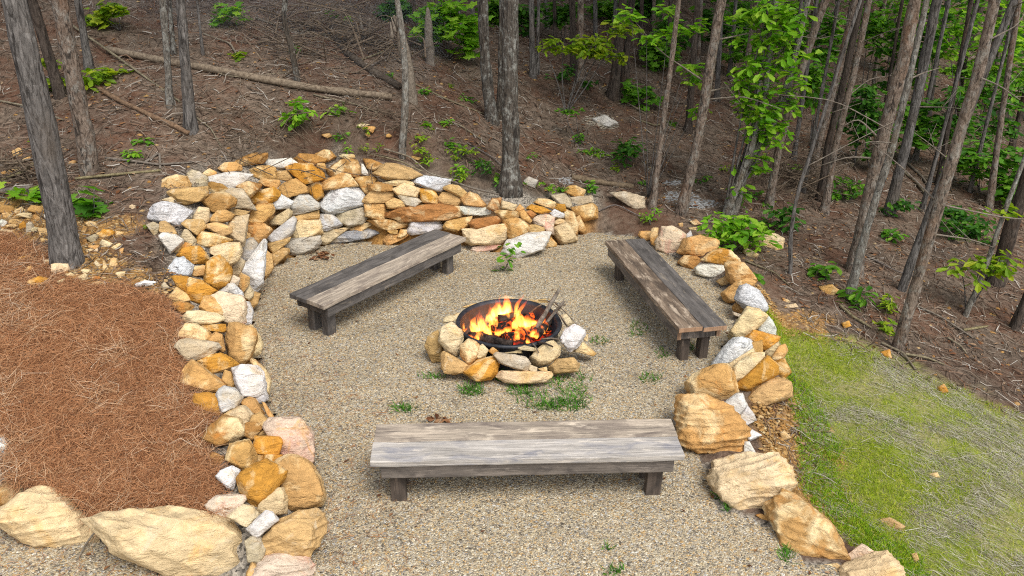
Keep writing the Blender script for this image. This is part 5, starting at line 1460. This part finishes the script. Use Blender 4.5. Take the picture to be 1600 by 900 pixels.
# rubble chips
chips = [srgb(128, 94, 56, KS), srgb(200, 160, 100, KS), srgb(178, 130, 72, KS), srgb(222, 196, 146, KS)]
mc = island_mat('stone_chips', [(0, chips[0]), (.35, chips[1]), (.7, chips[2]), (1, chips[3])], .9)
x, y = scatter(7500, -7, 5, 4, 12, lambda x, y: np.max([zmask(x, y, P, .3, .3) for P in DIRT], axis=0) * (poly_sd(x, y, GP) > .25), .6, 7)
v, f = octa(np.stack([x, y, H(x, y)], 1), NR.uniform(.006, .018, len(x)) * NR.uniform(.6, 1.5, len(x)), .5)
tag(link('stone_chips', new_mesh('stone_chips', v, f, mc)), kind='stuff')
x, y = scatter(900, -9, 9, 5, 16, litter_in, 1.2, 8)
v, f = octa(np.stack([x, y, H(x, y)], 1), NR.uniform(.012, .035, len(x)), .5)
tag(link('scattered_chips', new_mesh('scattered_chips', v, f, mc)), kind='stuff')
# pale sawdust and ash patches
msd = island_mat('sawdust', [(0, srgb(176, 164, 140, KS)), (1, srgb(220, 210, 190, KS))], .95)
mash = island_mat('ash', [(0, srgb(150, 148, 146, KS)), (1, srgb(204, 204, 202, KS))], .95)
for nm, lst, mt in (('sawdust', [(935,188,26,9,500),(950,196,18,6,250)], msd), ('ash', [(1062,308,30,10,420),(1095,318,26,8,380),(1050,285,14,5,120),(884,282,12,6,100)], mash)):
    P = []
    for cx, cy_, rx, ry, n_ in lst:
        for k in range(n_):
            a = rnd.uniform(0, 6.28); q = rnd.random() ** .7
            P.append(cast(cx + rx * q * math.cos(a), cy_ + ry * q * math.sin(a))[0])
    v, f = octa(np.array(P), NR.uniform(.012, .035, len(P)), .22)
    tag(link(nm + '_patch', new_mesh(nm, v, f, mt)), kind='stuff')
# grass tufts on the gravel
def tuft(label, px_list, n_, h, color=None):
    B = at_z(*px_list[0][:2]); V, Fa, o0 = [], [], 0
    for (cx, cy_, rx, ry) in px_list:
        k = int(n_ / len(px_list)); P = []
        for _ in range(k):
            a = rnd.uniform(0, 6.28); q = math.sqrt(rnd.random()); P.append(at_z(cx + rx * q * math.cos(a), cy_ + ry * q * math.sin(a)))
        P = np.array(P); a = NR.uniform(0, 6.28, k); d = np.stack([np.cos(a) * .9, np.sin(a) * .9, NR.uniform(.25, 1.0, k)], 1)
        v, f = strips(P, d, np.stack([-np.sin(a) * .3, np.cos(a) * .3, np.ones(k)], 1), NR.uniform(.5, 1.2, k) * h, NR.uniform(.004, .008, k), NR.normal(0, .12, k))
        V.append(v); Fa.append(f + o0); o0 += len(v)
    o = link('grass_tuft', new_mesh('grass_tuft', np.concatenate(V) - B, np.concatenate(Fa), mtf), None, Vector(B))
    tag(o, label, 'grass', 'grass tufts in the gravel')
mtf = island_mat('tuft_grass', [(0, srgb(48, 96, 22, KS)), (.5, srgb(82, 146, 34, KS)), (1, srgb(124, 178, 58, KS))], .6, .3)
tuft('large spreading patch of grass in front of the fire ring', [(890,598,36,16),(900,625,26,16),(850,628,40,14),(815,610,22,10),(875,636,40,8)], 620, .10)
tuft('bright grass tuft between the fire ring and the front bench', [(738,613,20,8)], 150, .10)
tuft('small grass tuft at the left behind the front bench', [(633,641,16,6)], 110, .09)
tuft('thin grass sprigs in the gravel left of the large grass patch', [(676,590,22,4)], 60, .07)
tuft('grass tuft in the gravel left of the right bench', [(997,517,14,13)], 110, .08)
tuft('low grass tuft right of the white fire ring stone', [(938,534,14,6)], 60, .07)
tuft('thin grass tuft in front of the near legs of the right bench', [(1017,592,20,8)], 90, .07)
tuft('small grass tuft just left of the near legs of the right bench', [(1036,556,9,8)], 50, .07)
tuft('lone grass sprig in the gravel in front of the front bench', [(950,858,8,4)], 20, .06)
tuft('faint grass sprigs under the near end of the right bench', [(1078,545,8,5)], 40, .06)
tuft('grass sprigs beside the flat cream boulder on the right', [(1138,792,6,8),(1127,776,5,5)], 90, .08)
tuft('sprigs of grass beside the orange ridge boulder', [(1228,868,8,16)], 60, .09)
tuft('tiny grass sprigs at the bottom edge of the gravel', [(960,893,16,6)], 40, .06)
tuft('grass blades growing at the front foot of the long fire ring stone', [(786,592,8,6)], 36, .10)
# thin bluish smoke from the fire hanging over the slope
msk = bpy.data.materials.new('thin_smoke'); msk.use_nodes = True; nt = msk.node_tree; nt.nodes.clear(); n = N(nt)
out = n.n('ShaderNodeOutputMaterial'); pv = n.n('ShaderNodeVolumePrincipled'); pv.inputs['Color'].default_value = (.86, .92, 1, 1); pv.inputs['Density'].default_value = .017
n.l(pv.outputs[0], out.inputs['Volume'])
D_, F_ = icodirs(4); sv_ = D_ * np.array([3.4, 1.6, 1.3]); sv_ = sv_ * (1 + .22 * fbm(D_ * 1.6, 12, 3))[:, None]
o = link('smoke', new_mesh('smoke', sv_, F_, msk, True), None, Vector((-4.2, 13.6, 3.0))); o.rotation_euler = (0, math.radians(18), math.radians(-12))
tag(o, 'faint bluish smoke hanging over the slope at upper left', 'smoke', kind='stuff')
# far wood closing the view
mfar = island_mat('far_leaves', [(0, srgb(36, 70, 20, .75)), (.5, srgb(72, 122, 32, .75)), (.85, srgb(110, 162, 46, .75)), (1, srgb(150, 190, 66, .75))], .6, .45)
P = []
for k in range(330):
    x = rnd.uniform(-22, 34); y = rnd.uniform(24, 44) if x < 6 else rnd.uniform(19, 42)
    if x < -2 and rnd.random() < .55: continue
    z = float(H(x, y)) + rnd.uniform(.2, 5.5)
    P.append(np.array([x, y, z]) + NR.normal(0, 1, (90, 3)) * [.9, .9, .55])
for k in range(230):
    if k < 170: x, y = rnd.uniform(3.5, 22), rnd.uniform(15.5, 26)
    else: x, y = rnd.uniform(-2.5, 6), rnd.uniform(19, 27)
    if x / y < .12 and k < 170: continue
    z = float(H(x, y)) + rnd.uniform(.3, 4.2)
    P.append(np.array([x, y, z]) + NR.normal(0, 1, (rnd.randint(30, 80), 3)) * [.6, .6, .22])
P = np.concatenate(P); v, f = leaves(P, np.where(P[:, 1] < 26, .17, .24), .5, .3, 99)
tag(link('far_woods', new_mesh('far_woods', v, f, mfar)), kind='stuff')
tr = []
for k in range(150):
    x = rnd.uniform(-20, 32); y = rnd.uniform(22, 44); z = float(H(x, y)); r_ = rnd.uniform(.06, .16); lx = rnd.uniform(-.4, 1.6)
    tr.append(tube(spline([(x, y, z - .2), (x + lx * .5, y, z + 4.5), (x + lx, y, z + 9)], 6), np.linspace(r_, r_ * .6, 6), 7, False))
v, f = join(tr); tag(link('far_trunks', new_mesh('far_trunks', v, f, BARK['dark'], True)), kind='stuff')
# unseen canopy put in to darken the deep wood (crowns of the far trunks)
P = []
for k in range(150):
    x = rnd.uniform(-24, 34); y = rnd.uniform(20, 46); z = float(H(x, y)) + rnd.uniform(8, 12)
    P.append(np.array([x, y, z]) + NR.normal(0, 1, (60, 3)) * [1.3, 1.3, .7])
P = np.concatenate(P); v, f = leaves(P, np.full(len(P), .38), .6, .3, 98)
tag(link('far_canopy', new_mesh('far_canopy', v, f, LEAF['needle'])), kind='stuff')

# ------------------------------------------------------------------ labels that tell the look-alikes apart
LM = {
 'left wall': [((267,338), 'black-and-white boulder'), ((342,425), 'big orange block'), ((378,534), 'large smooth ochre stone'), ((391,598), 'tall white block'),
   ((324,635), 'round orange stone'), ((468,755), 'big oval ochre boulder'), ((408,758), 'craggy yellow boulder'), ((317,497), 'long cream slab'), ((451,687), 'lumpy pinkish boulder'),
   ((368,367), 'tall cream stone'), ((307,548), 'grey-buff wedge'), ((352,426), 'orange block'), ((358,283), 'long white slab'), ((452,834), 'white-flecked tan boulder'), ((353,398), 'pale cream block')],
 'back wall': [((533,310), 'bluish white boulder'), ((662,333), 'long rust slab'), ((761,366), 'long cream boulder'), ((822,383), 'white wedge'), ((537,262), 'brown triangular stone'),
   ((620,268), 'flat tan slab'), ((476,272), 'tilted orange slab'), ((912,332), 'tan end block'), ((882,366), 'cream corner block'), ((555,368), 'slate grey slab'), ((673,287), 'white marbled slab'), ((437,360), 'pale grey oval'), ((413,310), 'orange left-end block'), ((477,350), 'ribbed cream stone')],
 'right wall': [((1049,378), 'pinkish upright boulder'), ((1091,385), 'flat ochre slab'), ((1168,505), 'cream block'), ((1146,550), 'white oval stone'), ((1112,598), 'upper ochre boulder'),
   ((1112,665), 'largest ochre boulder'), ((1173,755), 'flat cream boulder'), ((1264,828), 'orange ridge boulder'), ((1174,467), 'marbled boulder'), ((1200,616), 'layered slab'), ((1362,893), 'bottom yellow boulder')],
 'fire ring': [((751,577), 'front orange stone'), ((850,552), 'yellow round stone'), ((895,530), 'white upright stone'), ((678,540), 'tall tan stone'), ((818,588), 'long front slab'), ((705,530), 'orange-striped stone')],
 'loose': [((1200,322), 'oak sapling'), ((1402,545), 'nearest right pine'), ((796,292), 'stout dark trunk'), ((1326,467), 'touching pine pair'), ((62,300), 'thick leaning trunk'), ((1231,660), 'layered slab'), ((560,160), 'fallen log'), ((1540,800), 'grassy bank')],
 'rubble': [((85,330), 'thick leaning trunk'), ((0,345), 'left edge'), ((230,440), 'pale chalky stone'), ((230,380), 'left stone wall'), ((20,470), 'pine straw'), ((147,325), 'maple seedling')],
 'edging': [((271,850), 'big cream boulder')]}
SPECIAL = {(267,338): 'large white boulder veined with black, at the outer corner of the left wall', (533,312): 'bluish white boulder, biggest stone in the face of the back wall',
 (662,333): 'long flat rust-brown slab near the middle of the back wall', (271,848): 'biggest boulder, layered cream rock at the lower left below the pine straw',
 (80,809): 'long pale yellow boulder with an orange spot, left of the biggest boulder', (1112,666): 'largest ochre boulder, beside the right end of the front bench',
 (1174,755): 'flat cream and white boulder below the largest ochre boulder', (1264,828): 'ridged orange boulder at the lower right edge of the gravel', (1112,600): 'ochre boulder directly above the largest ochre boulder',
 (822,383): 'white wedge-shaped boulder at the foot of the back wall by the vine', (468,755): 'big flat oval ochre boulder in the lower left wall', (1362,894): 'pale yellow boulder cut off by the bottom of the picture',
 (751,577): 'orange pointed stone at the front of the fire ring', (895,530): 'white upright stone at the right of the fire ring', (0,720): 'grey-veined white boulder at the left edge on the pine straw',
 (6,772): 'dark ochre boulder partly cut off by the left edge', (442,890): 'pink-streaked white boulder at the bottom of the left wall'}
ZP = {'left wall': 'in the left wall', 'back wall': 'in the back wall', 'right wall': 'in the right wall', 'fire ring': 'in the fire ring', 'loose': 'on the ground', 'rubble': 'in the rubble', 'edging': 'edging the pine straw'}
ZG = {'left wall': 'stones of the left wall', 'back wall': 'stones of the back wall', 'right wall': 'stones of the right wall', 'fire ring': 'stones around the fire bowl', 'loose': 'loose stones on the ground', 'rubble': 'rubble stones by the leaning trunk', 'edging': 'boulders edging the pine straw'}
def rel(c, lms, used=()):
    """nearest landmark and the side of it one looks at"""
    best = sorted(lms, key=lambda l: math.hypot(c[0] - l[0][0], c[1] - l[0][1]))
    best = [l for l in best if math.hypot(c[0] - l[0][0], c[1] - l[0][1]) > 9 and l[1] not in used]
    l = best[0]; dx, dy = c[0] - l[0][0], c[1] - l[0][1]
    side = ('right of' if dx > 0 else 'left of') if abs(dx) > abs(dy) else ('below' if dy > 0 else 'above')
    return f'{side} the {l[1]}', l[1]
def words(s): return len(s.split())
ORD = {2: ['first', 'second'], 3: ['first', 'second', 'third']}
def number_dups(items):
    """items: dicts with label, c. Adds an order within look-alikes that share a label"""
    by = {}
    for it in items: by.setdefault(it['label'], []).append(it)
    nm = ['first', 'second', 'third', 'fourth', 'fifth', 'sixth', 'seventh', 'eighth', 'ninth', 'tenth', 'eleventh', 'twelfth']
    for lab, g in by.items():
        if len(g) < 2: continue
        xs = [i['c'][0] for i in g]; ys = [i['c'][1] for i in g]
        hx = np.ptp(xs) >= np.ptp(ys); g.sort(key=lambda i: i['c'][0] if hx else i['c'][1])
        ends = ('leftmost', 'rightmost') if hx else ('uppermost', 'lowest')
        for k, i in enumerate(g):
            w = ends[0] if k == 0 else ends[1] if k == len(g) - 1 else 'middle' if len(g) == 3 else nm[k] + (' from left' if hx else ' from top')
            if words(lab) <= 14: i['label'] = lab + f', {w}' + (' one' if words(lab) < 13 and k in (0, len(g) - 1) else '')
            else: i['label'] = lab + ', ' + w
sizes = {}
for it in ROCKS: sizes.setdefault(it['zone'], []).append(it['w'] * it['h'])
for it in ROCKS:
    z = it['zone']; o = it['o']; o['group'] = ZG[z]; o['category'] = 'boulder' if it['w'] * it['h'] > 3600 else 'stone'
    o.name = 'boulder' if o['category'] == 'boulder' else 'stone'
    sp = [v for k, v in SPECIAL.items() if math.hypot(k[0] - it['c'][0], k[1] - it['c'][1]) < 5]
    if sp: it['label'] = sp[0]; continue
    q = (np.array(sizes[z]) < it['w'] * it['h']).mean(); sz = 'small' if q < .34 else 'mid-sized' if q < .7 else 'large'
    ar = it['w'] / max(it['h'], 1); p = it['poly']; fill = .5 * abs(np.dot(p[:, 0], np.roll(p[:, 1], 1)) - np.dot(p[:, 1], np.roll(p[:, 0], 1))) / (it['w'] * it['h'])
    shp = 'flat' if ar > 2.1 else 'upright' if ar < .75 else 'pointed' if fill < .6 else 'blocky' if fill > .76 else 'angular'
    rl, _ = rel(it['c'], LM[z])
    it['label'] = f'{sz} {shp} {CLS[it["code"]][2]} stone {ZP[z]}, {rl}'
number_dups(ROCKS)
for it in ROCKS: it['o']['label'] = it['label']
TL = [((106,412), 'thick leaning trunk'), ((140,270), 'brown pine'), ((298,203), 'bark-stripped trunk'), ((642,158), 'dead snag'), ((796,292), 'stout dark trunk'), ((958,152), 'twin dark trunks'),
      ((1019,325), 'thin reddish trunk'), ((1064,333), 'medium leaning pine'), ((1195,100), 'tall oak sapling'), ((1281,312), 'three slim pines'), ((1385,225), 'touching pine pair'), ((1495,225), 'nearest right pine'), ((906,120), 'straight brown trunk'), ((762,110), 'lichened pair'), ((1600,290), 'right edge trunk')]
ft = TREES[NEAR_N:]
for it, far in zip(ft, FAR):
    it['c'] = ((far[0] + far[2]) / 2, (far[1] + far[3]) / 2)
    it['label'] = f'slim dark trunk in the shaded wood, {rel(it["c"], TL)[0]}'
number_dups(ft)
for it in ft: it['o']['label'] = it['label']
ub = [p for p in PLANTS if p['o'].get('group') == 'leafy undergrowth between the slim trunks']
for it, u in zip(ub, US):
    it['c'] = (u[2], u[3]); cw = {'mid': 'mid-green', 'deep': 'dark green', 'bright': 'bright green'}[u[6]]
    it['label'] = f'{cw} leafy bush among the far trunks, {rel(it["c"], TL)[0]}'
wd = [p for p in PLANTS if p['o'].get('group') == 'small weeds on the forest floor']
for it in wd: it['label'] = f'small green weed in the leaf litter, {rel(it["c"], TL)[0]}'
number_dups(wd)
for it in wd: it['o']['label'] = it['label']
number_dups(ub)
for it in ub: it['o']['label'] = it['label']
